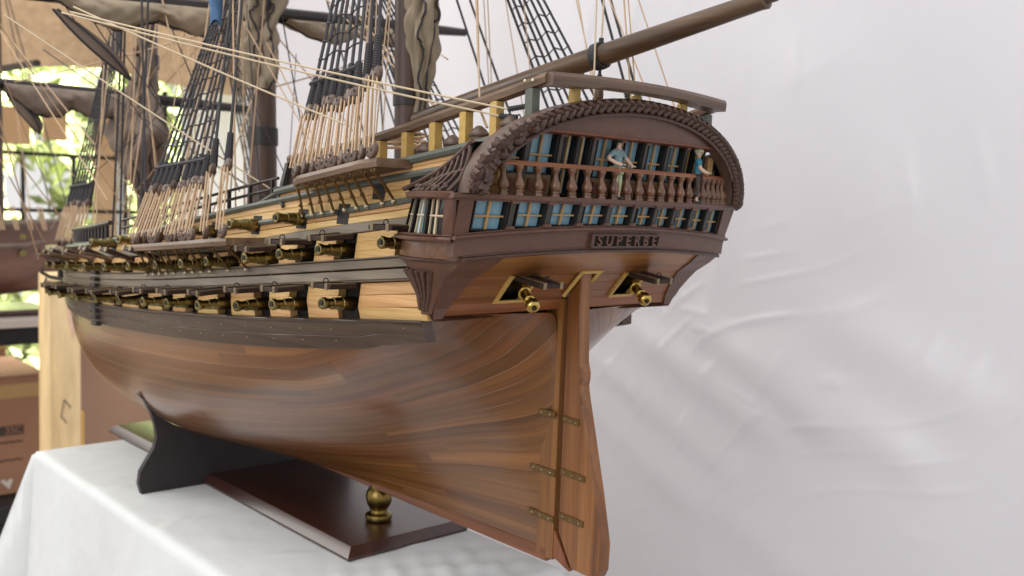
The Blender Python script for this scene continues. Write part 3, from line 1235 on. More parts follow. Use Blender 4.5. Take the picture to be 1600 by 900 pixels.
LEAVES = [leaf_mesh(.0078, .0017, .0026, .0, 1), leaf_mesh(.0072, .0026, .0030, .7, 2), leaf_mesh(.0066, .0024, .0032, .8, 5)]
LEAVES = [finish('carved_leaf', b, M['carved'], arch, True, .9) for b in LEAVES]
used = [False] * 3


def place_leaf(kind, p, tdir, nrm, sc=1.0, parent=arch):
    x = Vector(tdir).normalized()
    z = Vector(nrm)
    z = (z - x * z.dot(x)).normalized()
    y = z.cross(x)
    mm = Matrix((x * sc, y * sc, z * sc)).transposed().to_4x4()
    mm.translation = p
    if not used[kind] and parent is arch:
        LEAVES[kind].matrix_local = mm
        used[kind] = True
        return LEAVES[kind]
    return dup(LEAVES[kind], mm, parent)


NL = 56
for i in range(NL):
    th = math.pi * (.012 + .976 * i / (NL - 1))
    t0 = archpt(th, .5, 0)
    tng = (archpt(th - .01, .5, 0) - archpt(th + .01, .5, 0)).normalized()   # heads to starboard, clockwise
    rad = (archpt(th, 0, 0) - archpt(th, 1, 0)).normalized()
    jagged = th > math.pi * .76
    for s in ((-1, 1) if not jagged or i % 4 else (1,)):
        kind = (1 if (i + s) % 3 else 2) if jagged else 0
        st = archpt(th + .015, .5 - s * .38, -.0004)
        dirv = tng * .80 - rad * s * .60
        if jagged:
            dirv = (tng * rg.uniform(.2, .7) - rad * s * rg.uniform(.3, .8))
        place_leaf(kind, st, dirv + Vector((rg.uniform(-.04, .04), 0, rg.uniform(-.04, .04))), (rg.uniform(-.1, .1), -1, -.12 + rg.uniform(-.1, .1)), rg.uniform(.92, 1.08) * (1.12 if not jagged else 1.3))

bm = new_bm()
rows = []
for i in range(41):
    th = math.pi * (.17 + .66 * i / 40)
    p = archpt(th, .97, .0022)
    zb = .2657
    y0 = -.0445 - .0085 * (zb - A0) / .0565 - .0085 * max(0, 1 - (p.x / .124) ** 2)
    rows.append([(p.x, y0 + .0022 + .004, zb), (p.x, y0 + .0022, zb), tuple(p), (p.x, p.y + .004, p.z)])
V = gridmesh(bm, rows)
for i in range(40):
    bm.faces.new((V[i][0], V[i][3], V[i + 1][3], V[i + 1][0]))
bm.faces.new(V[0])
bm.faces.new(V[-1])
finish('tympanum', bm, M['brown'], ship, True, .5)
bm = new_bm()
rows = []
for i in range(31):
    x = -.088 + .176 * i / 30
    yb = -.0445 - .0085 * (.2657 - A0) / .0565 - .0085 * max(0, 1 - (x / .124) ** 2)
    rows.append([(x, yb + .0012, .2649), (x, yb + .0012, .2662), (x, yb + .024, .2662), (x, yb + .024, .2649)])
V = gridmesh(bm, rows)
for i in range(30):
    bm.faces.new((V[i][0], V[i][3], V[i + 1][3], V[i + 1][0]))
bm.faces.new(V[0])
bm.faces.new(V[-1])
finish('gallery_ceiling', bm, M['redwood'], ship, True, .5)

# ---- quarter galleries (port shown, starboard mirrored)
def gal_ring(z, w, ya, xc, off=0.0, n=16, s=-1):
    """plan curve from the hull side to the stern corner, bulging outboard"""
    A = Vector((breadth(ya, z) - .001, ya, z))
    C = Vector((xc, S_END(z) - .0008, z))
    pts = []
    dv = (C - A)
    nrm = Vector((-dv.y, dv.x, 0)).normalized()
    if nrm.x < 0:
        nrm = -nrm
    for i in range(n + 1):
        t = i / n
        bl = math.sin(math.pi * t) ** .75 if t < 1 else 0.0
        p = A + dv * t + nrm * (w * bl + off * (1 - .75 * t ** 6))
        p.x *= s
        pts.append(p)
    return pts


def loft(bm, rings, cap=True):
    V = gridmesh(bm, rings)
    if cap:
        for r in (V[0], V[-1]):
            try:
                bm.faces.new(r)
            except ValueError:
                pass
    return V


for s in (-1, 1):
    g = empty('quarter_gallery', (0, 0, 0), ship)
    # drop (fluted bracket)
    bm = new_bm()
    loft(bm, [gal_ring(.1585, .001, .004, .1045, 0, 16, s), gal_ring(.163, .0035, .007, .1065, 0, 16, s), gal_ring(.172, .004, .0095, .108, 0, 16, s), gal_ring(.181, .006, .016, .110, 0, 16, s), gal_ring(.1885, .0080, .022, .112, 0, 16, s), gal_ring(.1932, .0095, .028, .1125, 0, 16, s)])
    finish('gallery_bracket', bm, M['brown'], g, True, .9)
    for k in range(6):
        t = .26 + k * .105
        bm = new_bm()
        pts = []
        for z, ww, ya, xc in ((.160, .002, .005, .105), (.166, .0038, .008, .107), (.174, .0045, .0105, .1085), (.182, .0065, .017, .110), (.188, .0085, .023, .112)):
            q = gal_ring(z, ww, ya, xc, .0006, 20, s)
            pts.append(q[int(round(t * 20))])
        tube(bm, pts, [.0010, .0010, .0012, .0016, .0019], 6)
        finish('flute', bm, M['carved'], g)
    # belt: two mouldings with a panel between
    for (z0, z1, o, mm, ww) in ((.1930, .1954, .0022, 'carved', .0095), (.1954, .2044, .0, 'copper', .0105), (.2044, .2072, .0036, 'brown', .0110), (.2072, .2084, .0020, 'brown', .0110)):
        bm = new_bm()
        xc = .1125 + .0065 * min(1, (z0 - .193) / .0115)
        zm = (z0 + z1) / 2
        loft(bm, [gal_ring(z0, ww, .030, xc, o * .4 - .0005, 20, s), gal_ring(z0 + (z1 - z0) * .3, ww, .030, xc, o, 20, s), gal_ring(z0 + (z1 - z0) * .75, ww, .030, xc + .0004, o, 20, s), gal_ring(z1, ww, .030, xc + .0008, o * .4 - .0005, 20, s)])
        finish('gallery_moulding' if o else 'gallery_panel', bm, M[mm], g, True, .7)
    # windows of the side gallery
    bm = new_bm()
    loft(bm, [gal_ring(.2080, .0060, .026, .1165, 0, 18, s), gal_ring(.2285, .0050, .022, .1205, 0, 18, s)])
    finish('gallery_core', bm, M['black'], g, True, .9)
    r0 = gal_ring(.2083, .0088, .028, .1195, .0004, 24, s)
    r1 = gal_ring(.2280, .0076, .024, .1230, .0004, 24, s)
    for a, b, mm in ((4, 5, 'sidepost'), (10, 11, 'sidepost'), (16, 17, 'sidepost'), (22, 24, 'corner')):
        bm = new_bm()
        ins = Vector((s * -.0022, 0, 0))
        hexa(bm, [r0[a], r0[b], r0[b] + ins, r0[a] + ins, r1[a], r1[b], r1[b] + ins, r1[a] + ins])
        finish('gallery_post', bm, M['brown'] if mm == 'corner' else M['black'], g, False)
    q0 = gal_ring(.2083, .0072, .027, .1180, 0, 24, s)
    q1 = gal_ring(.2280, .0060, .023, .1215, 0, 24, s)
    for a, b in ((5, 10), (11, 16), (17, 22)):
        mid = (a + b) // 2
        bm = new_bm()
        ins = Vector((s * -.0008, 0, 0))
        lf = lambda i, t: q0[i] + (q1[i] - q0[i]) * t
        fr = hexa(bm, [lf(a, .02), lf(b, .02), lf(b, .02) + ins, lf(a, .02) + ins, lf(a, .98), lf(b, .98), lf(b, .98) + ins, lf(a, .98) + ins])
        wn = finish('window', bm, M['pane'] if a == 11 else M['darkpane'], g, False)
        bm = new_bm()
        out = Vector((s * .0010, 0, 0))
        for (i0, i1) in ((a, a + .35), (mid - .2, mid + .3), (b - .35, b)):
            def at(i, t):
                f = math.floor(i)
                c = min(f + 1, 24)
                return lf(f, t).lerp(lf(c, t), i - f)
            hexa(bm, [at(i0, .01) + out, at(i1, .01) + out, at(i1, .01) + ins, at(i0, .01) + ins, at(i0, .99) + out, at(i1, .99) + out, at(i1, .99) + ins, at(i0, .99) + ins])
        tube(bm, [lf(a, .5) + out, lf(mid, .5) + out, lf(b, .5) + out], .0006, 4)
        finish('muntin', bm, M['rope_cream'], g, False).parent = wn
    # cornice of the gallery
    bm = new_bm()
    loft(bm, [gal_ring(.2268, .0090, .026, .1225, 0, 20, s), gal_ring(.2280, .0095, .027, .1235, .0014, 20, s), gal_ring(.2305, .0095, .027, .1240, .0018, 20, s), gal_ring(.2312, .0085, .026, .1235, .0002, 20, s)])
    finish('gallery_cornice', bm, M['brown'], g, True, .6)
    # carved scroll roof running up to the arch
    base = gal_ring(.2310, .0078, .024, .1225, 0, 20, s)

    qx = pchip((0, .35, .7, 1), (.1125, .1105, .1110, .1130))
    qy = pchip((0, .35, .7, 1), (.018, -.006, -.027, -.0415))
    qz = pchip((0, .35, .7, 1), (.2318, .2400, .2495, .2570))

    def scroll(t, u, off=0.0):
        p = base[min(20, int(round(t * 20)))]
        q = Vector((s * qx(t), qy(t), qz(t)))
        m = p.lerp(q, min(u, 1))
        sg = math.sin(math.pi * min(u, 1)) * .0014
        if u > 1:
            q2 = Vector((s * (breadth(q.y, q.z) - .002), q.y, q.z + .002))
            m = q.lerp(q2, u - 1)
        return m + Vector((-s * sg + s * off, 0, off * .3))
    bm = new_bm()
    gridmesh(bm, [[scroll(i / 20, u) for u in (0, .15, .3, .45, .6, .75, .9, 1, 2)] for i in range(21)])
    finish('gallery_roof', bm, M['hullcore'], g, True, .9)
    bm = new_bm()
    for k in range(9):
        t = .14 + .10 * k
        tube(bm, [scroll(min(1, t + .10 * (1 - abs(2 * u - 1))), u, .0008) for u in (0, .25, .5, .75, 1)], [.0011, .0009, .0009, .0010, .0012], 6)
    tube(bm, [scroll(t, 1.0, .0012) for t in (0, .2, .4, .6, .8, 1)], .0014, 6)
    tube(bm, [scroll(t, .42, .0010) for t in (.3, .5, .7, .85, 1)], .0009, 6)
    finish('scroll_rib', bm, M['carved'], g)
    for k in range(13):
        t = .12 + .065 * k
        q = gal_ring(.2325, .0075, .022, .1215, .0006, 20, s)
        p = q[min(20, int(t * 20))]
        place_leaf(1 + k % 2, p, (rg.uniform(-.4, .4) + s * .2, rg.uniform(-.8, .3), .8), (s, -.4, .3), rg.uniform(.42, .55), g)

# ---- poop handrails and posts
bm = new_bm()
rows = []
pts = [(-.0745, -.0560, .2925), (-.079, -.02, .2843), (-.082, .02, .2765), (-.084, .06, .2690), (-.086, .10, .2622), (-.088, .15, .2560), (-.088, .19, .2525)]
for s in (-1, 1):
    bm = new_bm()
    rows = []
    for (x, y, z) in pts:
        x = -x * s if s > 0 else x
        rows.append([(x - .0035, y, z - .0026), (x - .0040, y, z + .0005), (x - .0030, y, z + .0026), (x + .0030, y, z + .0026), (x + .0036, y, z - .0026)])
    V = gridmesh(bm, rows)
    for i in range(len(rows) - 1):
        bm.faces.new((V[i][0], V[i][4], V[i + 1][4], V[i + 1][0]))
    bm.faces.new(V[0])
    bm.faces.new(V[-1])
    finish('handrail', bm, M['handrail'], ship, True, .4)
    f = pchip([p[1] for p in pts], [p[2] for p in pts])
    fx = pchip([p[1] for p in pts], [p[0] for p in pts])
    for i, y in enumerate((-.045, -.020, .004, .030, .056, .082, .108)):
        bm = new_bm()
        zt = f(y) - .0026
        zb = Z_R1(y) + .001
        zb -= .006
        if i == 0:
            zb = .2672
        x0 = x1 = fx(y) - .0006
        wq = .0028
        hexa(bm, [(s * -x1 - wq, y - wq, zb), (s * -x1 + wq, y - wq, zb), (s * -x1 + wq, y + wq, zb), (s * -x1 - wq, y + wq, zb),
                  (s * -x0 - wq, y - wq, zt), (s * -x0 + wq, y - wq, zt), (s * -x0 + wq, y + wq, zt), (s * -x0 - wq, y + wq, zt)])
        finish('rail_post', bm, M['greyrail'] if i == 0 else M['post'], ship, False)
# stern rail
bm = new_bm()
rows = []
for i in range(21):
    x = -.0765 + .153 * i / 20
    u = x / .0765
    y = -.0560 - .004 * (1 - u * u)
    z = .2925 + .0018 * (1 - u * u)
    th = .0028 + (.0012 if abs(u) > .55 else 0)
    rows.append([(x, y + .008, z - th), (x, y - .004, z - th), (x, y - .0045, z + .0008), (x, y - .0035, z + .0028), (x, y + .008, z + .0028)])
V = gridmesh(bm, rows)
for i in range(20):
    bm.faces.new((V[i][0], V[i][4], V[i + 1][4], V[i + 1][0]))
bm.faces.new(V[0])
bm.faces.new(V[-1])
sr = finish('stern_rail', bm, M['sternrail'], ship, True, .4)
for x in (-.0500, -.0020, .0440):
    bm = new_bm()
    u = x / .0765
    box(bm, (x, -.0470 - .006 * (1 - u * u), .281), (.0050, .0050, .0190), bev=.0004)
    finish('rail_post', bm, M['post'], ship, False)
for y in (-.048, -.042):
    bm = new_bm()
    bmesh.ops.create_uvsphere(bm, u_segments=8, v_segments=5, radius=.0011)
    bmesh.ops.transform(bm, matrix=Matrix.Translation((-.0795, y, .2912)), verts=bm.verts)
    finish('nail', bm, M['nail'], sr)
# poop carronades: short dark wooden gun barrels seen behind the posts
bm = new_bm()
lathe(bm, [(.0052, 0), (.0054, .009), (.0062, .0100), (.0062, .0110), (.004, .0135), (.0014, .0155), (0, .0158)], 12)
cp = finish('deck_bollard', bm, M['deadeye'], ship)
spots = [(-.080, -.032, .258), (-.080, -.006, .2535), (-.081, .016, .2490), (-.082, .040, .2455), (-.05, .03, .25), (-.05, -.01, .256)]
for i, q in enumerate(spots):
    if i == 0:
        cp.location = q
    else:
        dup(cp, Matrix.Translation(q))
# inboard dark bulwark panel behind the rail, quarterdeck front
bm = new_bm()
rows = []
for i in range(13):
    y = .110 + .085 * i / 12
    zt = f(y) - .003
    rows.append([(-.094, y, Z_R1(min(y, .16)) - .004 if y < .16 else Z_R1(.16) - .004 - (y - .16) * .12), (-.0885, y, zt)])
gridmesh(bm, rows)
ex = bmesh.ops.extrude_face_region(bm, geom=bm.faces[:])
bmesh.ops.translate(bm, vec=(.002, 0, 0), verts=[v for v in ex['geom'] if isinstance(v, bmesh.types.BMVert)])
finish('bulwark_panel', bm, M['blackwood'], ship, False)
bm = new_bm()
hexa(bm, [(-.098, .190, .222), (-.094, .190, .222), (-.094, .194, .222), (-.098, .194, .222), (-.091, .190, .2500), (-.087, .190, .2500), (-.087, .194, .2500), (-.091, .194, .2500)])
finish('bulwark_post', bm, M['darkrail'], ship, False)
# open black rail along the waist
for y in np.arange(.165, .36, .028):
    bm = new_bm()
    zb = Z_R2(y)
    x = -(breadth(y, zb) - .002)
    box(bm, (x, y, zb + .008), (.0022, .0022, .016))
    finish('waist_stanchion', bm, M['yard'], ship, False)
for dz in (.0095, .016):
    bm = new_bm()
    tube(bm, [(-(breadth(y, Z_R2(y)) - .002), y, Z_R2(y) + dz) for y in np.linspace(.158, .40, 12)], .0011, 6)
    finish('waist_rail', bm, M['yard'], ship)

# ---- channels, deadeyes, chains, shrouds, ratlines
bm = new_bm()
lathe(bm, [(0, -.0022), (.0030, -.0022), (.0050, -.0014), (.0054, -.0004), (.0050, 0), (.0054, .0004), (.0050, .0014), (.0030, .0022), (0, .0022)], 14)
for a in (90, 210, 330):
    lathe(bm, [(.0009, -.0024), (.0009, .0024)], 6, Matrix.Translation((.0024 * math.cos(math.radians(a)), .0024 * math.sin(math.radians(a)), 0)), 1)
DEAD = finish('deadeye', bm, [M['deadeye'], M['black']], ship)
dead_used = False


def deadeye(p, nrm, sc, twist=0.0):
    global dead_used
    mt = Matrix.Translation(p) @ Vector(nrm).to_track_quat('Z', 'Y').to_matrix().to_4x4() @ Matrix.Rotation(twist, 4, 'Z') @ Matrix.Diagonal((sc, sc, sc, 1))
    if not dead_used:
        dead_used = True
        DEAD.matrix_local = mt
        return DEAD
    return dup(DEAD, mt)


def rope(name, pts, r, mat, n=5):
    bm = new_bm()
    tube(bm, pts, r, n)
    return finish(name, bm, M[mat] if isinstance(mat, str) else mat, ship)


def sag(a, b, s, n=10):
    a, b = Vector(a), Vector(b)
    return [a.lerp(b, i / n) - Vector((0, 0, s * 4 * (i / n) * (1 - i / n))) for i in range(n + 1)]


def shroud_gang(side, ys_, chan_x, chan_z, dz_up, top, lean, rat_n, sc=1.0, stay=(), lean_x=.0, ratl=True, seize=.021, ztop=None, chain=True, rrope=.0011):
    rg2 = random.Random(int(100 * ys_[0]) + side)
    lines = []
    for i, y in enumerate(ys_):
        zl = chan_z(y) + .007 * sc
        lo = Vector((side * chan_x, y, zl))
        T = Vector(top)
        T = Vector((T.x * 1, T.y, T.z))
        extra = (i in stay)
        dirv = (T - lo).normalized()
        dl = dz_up * rg2.uniform(.94, 1.06) + (.012 if extra else 0)
        hi = lo + dirv * (dl / dirv.z)
        nrm = Vector((side, rg2.uniform(-.6, .9) + .25, .15))
        deadeye(lo, nrm, sc * rg2.uniform(.92, 1.05), rg2.uniform(-.3, .3))
        deadeye(hi, nrm, sc * rg2.uniform(.92, 1.05), rg2.uniform(-.3, .3))
        # lanyard: three strands
        bm = new_bm()
        for q in (-1, 0, 1):
            off = Vector((side * .0008 * q, .0030 * q * sc, 0))
            tube(bm, [lo + off * 1.0 + Vector((side * .0022, 0, .001)), hi + off + Vector((side * .0022, 0, -.001))], .00056 * sc, 5)
            if q:
                tube(bm, [lo + off * .6 + Vector((side * .0010, .0012, .001)), hi + off * 1.1 + Vector((side * .001, .001, -.002))], .00045 * sc, 4)
        finish('lanyard', bm, M['rope_tan'], ship)
        # seized eye of the shroud
        bm = new_bm()
        L = seize * sc
        k = 13
        ppts, rr = [], []
        for j in range(k * 2 + 1):
            t = j / (k * 2)
            ppts.append(hi + dirv * (.0035 * sc + L * t))
            rr.append((.0032 if j % 2 else .0026) * sc * (1 - .25 * t))
        tube(bm, ppts, rr, 8)
        end = T if ztop is None else lo + dirv * ((ztop - lo.z) / dirv.z)
        tube(bm, [hi + dirv * (L * .9), end], rrope * sc, 6)
        finish('shroud' if not extra else 'backstay', bm, M['rope_black'], ship)
        if not extra:
            lines.append((hi + dirv * (L + .004), T))
        if chain:
            # chain plate down the hull
            ylo = y + .004 + rg2.uniform(-.001, .001)
            zb = Z_R3(ylo) if chan_z is CH1 else Z_MW1(ylo) - .001
            foot = hull_pt(ylo, zb, .0030 if chan_z is CH1 else .0046, side)
            bm = new_bm()
            tp = Vector((side * (chan_x - (.001 if chan_z is CH1 else .004)), y, chan_z(y) - .004))
            tube(bm, [tp, tp.lerp(foot, .5) + Vector((side * -.0005, 0, 0)), foot], .0009, 5)
            tube(bm, [tp + Vector((0, .0016 * math.cos(a), .0016 * math.sin(a))) for a in [k2 * math.pi / 4 for k2 in range(8)]], .0005, 4, close=True)
            tube(bm, [foot.lerp(tp, .35), foot.lerp(tp, .42)], .0014, 5)
            ch = finish('chain_plate', bm, M['plate'], ship)
            bm = new_bm()
            bmesh.ops.create_uvsphere(bm, u_segments=8, v_segments=5, radius=.0016)
            bmesh.ops.transform(bm, matrix=Matrix.Translation(foot + Vector((side * .0012, 0, 0))), verts=bm.verts)
            finish('chain_bolt', bm, M['nail'], ch)
    if ratl and len(lines) > 1:
        # sheer pole
        a, b = lines[0], lines[-1]
        rope('sheer_pole', [a[0] + (a[0] - b[0]) * .04 + Vector((side * .003, 0, -.004)), b[0] + (b[0] - a[0]) * .04 + Vector((side * .003, 0, -.004))], .0016, 'rope_black')
        for k in range(1, rat_n):
            t = k * .0125
            pts_ = []
            for (p0, T) in lines:
                d = (T - p0).normalized()
                pts_.append(p0 + d * (t / d.z) + Vector((side * .0008, 0, 0)))
            pts_ = [pts_[0] + (pts_[0] - pts_[1]) * .12] + pts_ + [pts_[-1] + (pts_[-1] - pts_[-2]) * .12]
            rope('ratline', pts_, .00062, 'rope_black', 4)
    return lines


CH1 = curve((-.01, .2520), (.027, .2470), (.1185, .2353), (.15, .231))
CH2 = curve((.12, .2005), (.155, .1965), (.2, .1925), (.32, .1830), (.36, .180))
CH3 = curve((.46, .1745), (.56, .1685), (.66, .1660), (.7, .1655))
for side in (-1, 1):
    for name, y0, y1, cz_, xo in (('mizzen', .0270, .1190, CH1, .1300), ('main', .160, .325, CH2, .155), ('fore', .50, .65, CH3, None)):
        bm = new_bm()
        rows = []
        for i in range(9):
            y = y0 + (y1 - y0) * i / 8
            z = cz_(y)
            xi = breadth(y, z) - .001
            x2 = xo if xo else xi + .022
            e = .004 if i in (0, 8) else 0
            rows.append([(side * xi, y, z - .0028), (side * (x2 - e), y, z - .0028), (side * (x2 + .0006 - e), y, z), (side * (x2 - e), y, z + .0022), (side * xi, y, z + .0022)])
        V = gridmesh(bm, rows)
        for i in range(8):
            bm.faces.new((V[i][0], V[i][4], V[i + 1][4], V[i + 1][0]))
        bm.faces.new(V[0])
        bm.faces.new(V[-1])
        finish('channel', bm, M['handrail'], ship, True, .4)

MIZ_TOP, MAIN_TOP, FORE_TOP = (0, .188, .55), (0, .35, .53), (0, .605, .60)
for side in (-1, 1):
    T = Vector(MIZ_TOP) + Vector((side * .016, 0, 0))
    shroud_gang(side, [.1150, .1050, .0940, .0850, .0735, .0630, .0530], .1265, CH1, .037, T, 0, 10 if side < 0 else 16, 1.0, (), ztop=None)
    T2 = (side * .01, .17, .80)
    shroud_gang(side, [.0415, .0315], .1265, CH1, .042, T2, 0, 0, 1.0, (), ratl=False, chain=True)
    T = Vector(MAIN_TOP) + Vector((side * .018, 0, 0))
    shroud_gang(side, [.316, .304, .292, .280, .268, .250, .238, .226, .214], .151, CH2, .037, T, 0, 13, .95, ())
    shroud_gang(side, [.190, .166], .151, CH2, .044, (side * .01, .36, .80), 0, 0, .95, (), ratl=False)
    T = Vector(FORE_TOP) + Vector((side * .016, 0, 0))
    shroud_gang(side, [.622, .611, .600, .590, .580, .568, .556], .112 if side < 0 else .112, CH3, .037, T, 0, 11, .95, (), chain=False)

# ---- masts
for y0, z0, y1, z1, r in ((.1725, .23, .190, .75, .0095), (.396, .18, .432, .9, .0125), (.671, .16, .70, .85, .0125)):
    bm = new_bm()
    tube(bm, [(0, y0, z0), (0, y0 + (y1 - y0) * .5, (z0 + z1) / 2), (0, y1, z1)], [r, r, r * .8], 16)
    mo = finish('mast', bm, M['mast'], ship)
    for t in (.13, .30):
        bm = new_bm()
        p = Vector((0, y0, z0)).lerp(Vector((0, y1, z1)), t)
        q = Vector((0, y0, z0)).lerp(Vector((0, y1, z1)), t + .022)
        tube(bm, [p, q], r * 1.12, 16)
        finish('mast_band', bm, M['yard'], mo)

# ---- spanker boom
bm = new_bm()
A, Bp = Vector((0, .163, .2868)), Vector((0, -.1330, .3345))
pts_ = [A.lerp(Bp, i / 8) for i in range(9)]
tube(bm, pts_, [.0052, .0060, .0065, .0068, .0068, .0066, .0062, .0056, .0050], 14)
lathe(bm, [(.0052, 0), (.0054, .003), (.0046, .0036), (.003, .004), (.003, .009), (0, .010)], 12, orient(Bp, Bp - A))
bo = finish('spanker_boom', bm, M['boom'], ship)
pc = A.lerp(Bp, .625)
dv = (Bp - A).normalized()
bm = new_bm()
for k in range(4):
    c = pc + dv * (.0016 * k - .003)
    u = Vector((1, 0, 0))
    v = dv.cross(u)
    tube(bm, [c + (.0074 * math.cos(a)) * u + (.0074 * math.sin(a)) * v for a in [2 * math.pi * j / 14 for j in range(14)]], .0010, 5, close=True)
tube(bm, [pc + Vector((0, 0, .007)), pc + Vector((.0003, 0, .0105))], .0016, 6)
finish('boom_lashing', bm, M['rope_black'], bo)
bm = new_bm()
tube(bm, [pc + Vector((0, 0, -.006)), pc + Vector((.0005, .0005, -.0105)), pc + Vector((.0005, 0, -.013))], .0010, 6)
tube(bm, [pc + Vector((.0016 * math.cos(a), 0, -.0165 + .0055 * math.sin(a))) for a in [2 * math.pi * j / 12 for j in range(12)]], .0010, 6, close=True)
finish('block_strop', bm, M['rope_black'], bo)
bm = new_bm()
box(bm, pc + Vector((0, 0, -.0195)), (.0050, .0042, .0130), bev=.0012, seg=2)
finish('sheet_block', bm, M['boom'], bo)

# ---- running rigging near the stern
rope('rope', [(-.0085, -.0245, .40), (-.0085, -.0255, .3005)], .00055, 'rope_cream')
rope('rope', [pc + Vector((.0003, 0, .0095)), pc + Vector((.0003, -.002, .09))], .00062, 'rope_cream')
rope('rope', [pc + Vector((0, -.008, .09)), (0.004, -.045, .285)], .00055, 'rope_tan')
rope('rope', [pc + Vector((0.002, -.009, .09)), (0.0075, -.046, .285)], .00045, 'rope_tan')
rope('rope', [(-.06, .030, .40), (-.0775, -.003, .2790), (-.079, -.012, .268)], .0006, 'rope_tan')
rope('rope', [(-.058, .030, .40), (-.0760, -.001, .2790), (-.078, -.010, .268)], .0006, 'rope_tan')
# braces that come in from the far upper left and belay behind the arch
E1, E2 = Vector((-.0800, -.0300, .2770)), Vector((-.0815, -.0245, .2735))
rope('brace', sag((-.245, .165, .3270), E1, .0015), .00058, 'rope_cream')
rope('brace', sag((-.245, .180, .3285), E2, .0015), .00058, 'rope_cream')
for e, d in ((E1, Vector((.002, -.006, .0008))), (E2, Vector((.002, -.006, -.0005)))):
    bm = new_bm()
    pts_, rr = [], []
    for j in range(15):
        pts_.append(e + d * (j / 8))
        rr.append(.0017 if j % 2 else .0012)
    tube(bm, pts_, rr, 7)
    tube(bm, [e + d * 1.9 + Vector((0, .0015 * math.cos(a), .0015 * math.sin(a))) for a in [k2 * math.pi / 4 for k2 in range(8)]], .0005, 4, close=True)
    finish('brace_eye', bm, M['rope_black'], ship)
rope('brace', sag((-.245, .30, .3420), (-.10, .180, .2260), .001), .0006, 'rope_cream')

rope('brace', sag((-.232, .200, .3365), (-.120, .068, .2690), .001), .0006, 'rope_cream')
RR = random.Random(5)
def fan(n, top, topj, foots, r, mat):
    for i in range(n):
        a = Vector(top) + Vector((RR.uniform(-topj, topj), RR.uniform(-topj, topj), RR.uniform(-.02, .02)))
        b = Vector(foots[i % len(foots)]) + Vector((RR.uniform(-.006, .006), RR.uniform(-.01, .01), 0))
        rope('rope', [a, b], r, mat, 4)
fan(7, (-.02, .175, .70), .02, [(-.055, .15, .262), (-.075, .11, .262), (-.05, .17, .262), (-.02, .165, .262)], .00055, 'rope_tan')
fan(8, (-.02, .36, .85), .05, [(-.112, .30, .196), (-.108, .35, .190), (-.06, .30, .19), (-.112, .24, .203)], .0007, 'rope_tan')
fan(7, (0, .60, .85), .06, [(-.10, .55, .17), (-.06, .62, .17), (-.09, .48, .175), (-.02, .5, .19)], .0007, 'rope_tan')
fan(8, (0.05, .20, .80), .05, [(.09, .12, .255), (.1, .06, .265), (.11, -.0, .27), (.09, .17, .25)], .0006, 'rope_tan')
fan(6, (0.0, .62, .60), .05, [(-.02, .25, .25), (0.05, .20, .3), (.1, .3, .22), (-.06, .42, .2)], .0007, 'rope_tan')
fan(5, (0.05, .44, .70), .06, [(.12, .36, .2), (.125, .3, .2), (.12, .25, .215)], .0011, 'rope_black')
fan(4, (-.10, .43, .60), .03, [(-.125, .36, .19), (-.1, .5, .18)], .0010, 'rope_black')
# crossing rigging lines in the upper left
for a, b, mt_ in (((-.30, .42, .42), (-.115, .66, .17), 'rope_tan'), ((-.27, .40, .47), (-.11, .70, .15), 'rope_tan'), ((-.27, .55, .40), (-.10, .64, .19), 'rope_tan'),
                  ((-.25, .50, .42), (.03, .43, .36), 'rope_black'), ((-.14, .69, .336), (0.02, .44, .40), 'rope_tan'), ((.0, .44, .42), (-.02, .69, .30), 'rope_tan'),
                  ((-.15, .43, .38), (0.0, .69, .34), 'rope_black'), ((.2, .43, .41), (.05, .19, .34), 'rope_tan'), ((.22, .43, .41), (.02, .43, .33), 'rope_tan')):
    rope('rope', sag(a, b, .003, 8), .0007, mt_, 4)
for i in range(26):
    a = Vector((RR.uniform(-.26, .05), RR.choice((.43, .43, .69)) + RR.uniform(-.02, .02), RR.uniform(.36, .62)))
    b = Vector((RR.uniform(-.115, .02), RR.uniform(.25, .66), RR.uniform(.17, .24)))
    rope('rope', sag(a, b, RR.uniform(0, .006), 6), RR.uniform(.0004, .0008), RR.choice(('rope_tan', 'rope_tan', 'rope_black')), 4)
# coil of rope on the poop deck
bm = new_bm()
pp = []
for i in range(90):
    a = i * .42
    pp.append((-.045 + (.012 + .003 * math.sin(i * .37)) * math.cos(a), .115 + (.014 + .004 * math.cos(i * .53)) * math.sin(a), .2620 + .003 * math.sin(i * .21) + .0001 * i))
tube(bm, pp, .0007, 4)
finish('rope_coil', bm, M['rope_tan'], ship)

# ---- yards and furled sails
def yard(y, z, x0, x1, r, slope=0.0):
    bm = new_bm()
    k = 12
    pts_ = [(x0 + (x1 - x0) * i / k, y, z + slope * (x0 + (x1 - x0) * i / k)) for i in range(k + 1)]
    tube(bm, pts_, [r * (.55 + .45 * math.sin(math.pi * i / k) ** .6) for i in range(k + 1)], 10)
    return finish('yard', bm, M['yard'], ship)


def noise3(x, y, s):
    return math.sin(x * 1.7 + s) * math.cos(y * 2.3 + s * 1.3) + .5 * math.sin(x * 4.1 - y * 3.7 + s * 2.1) + .3 * math.sin(x * 9.3 + y * 7.1 + s)


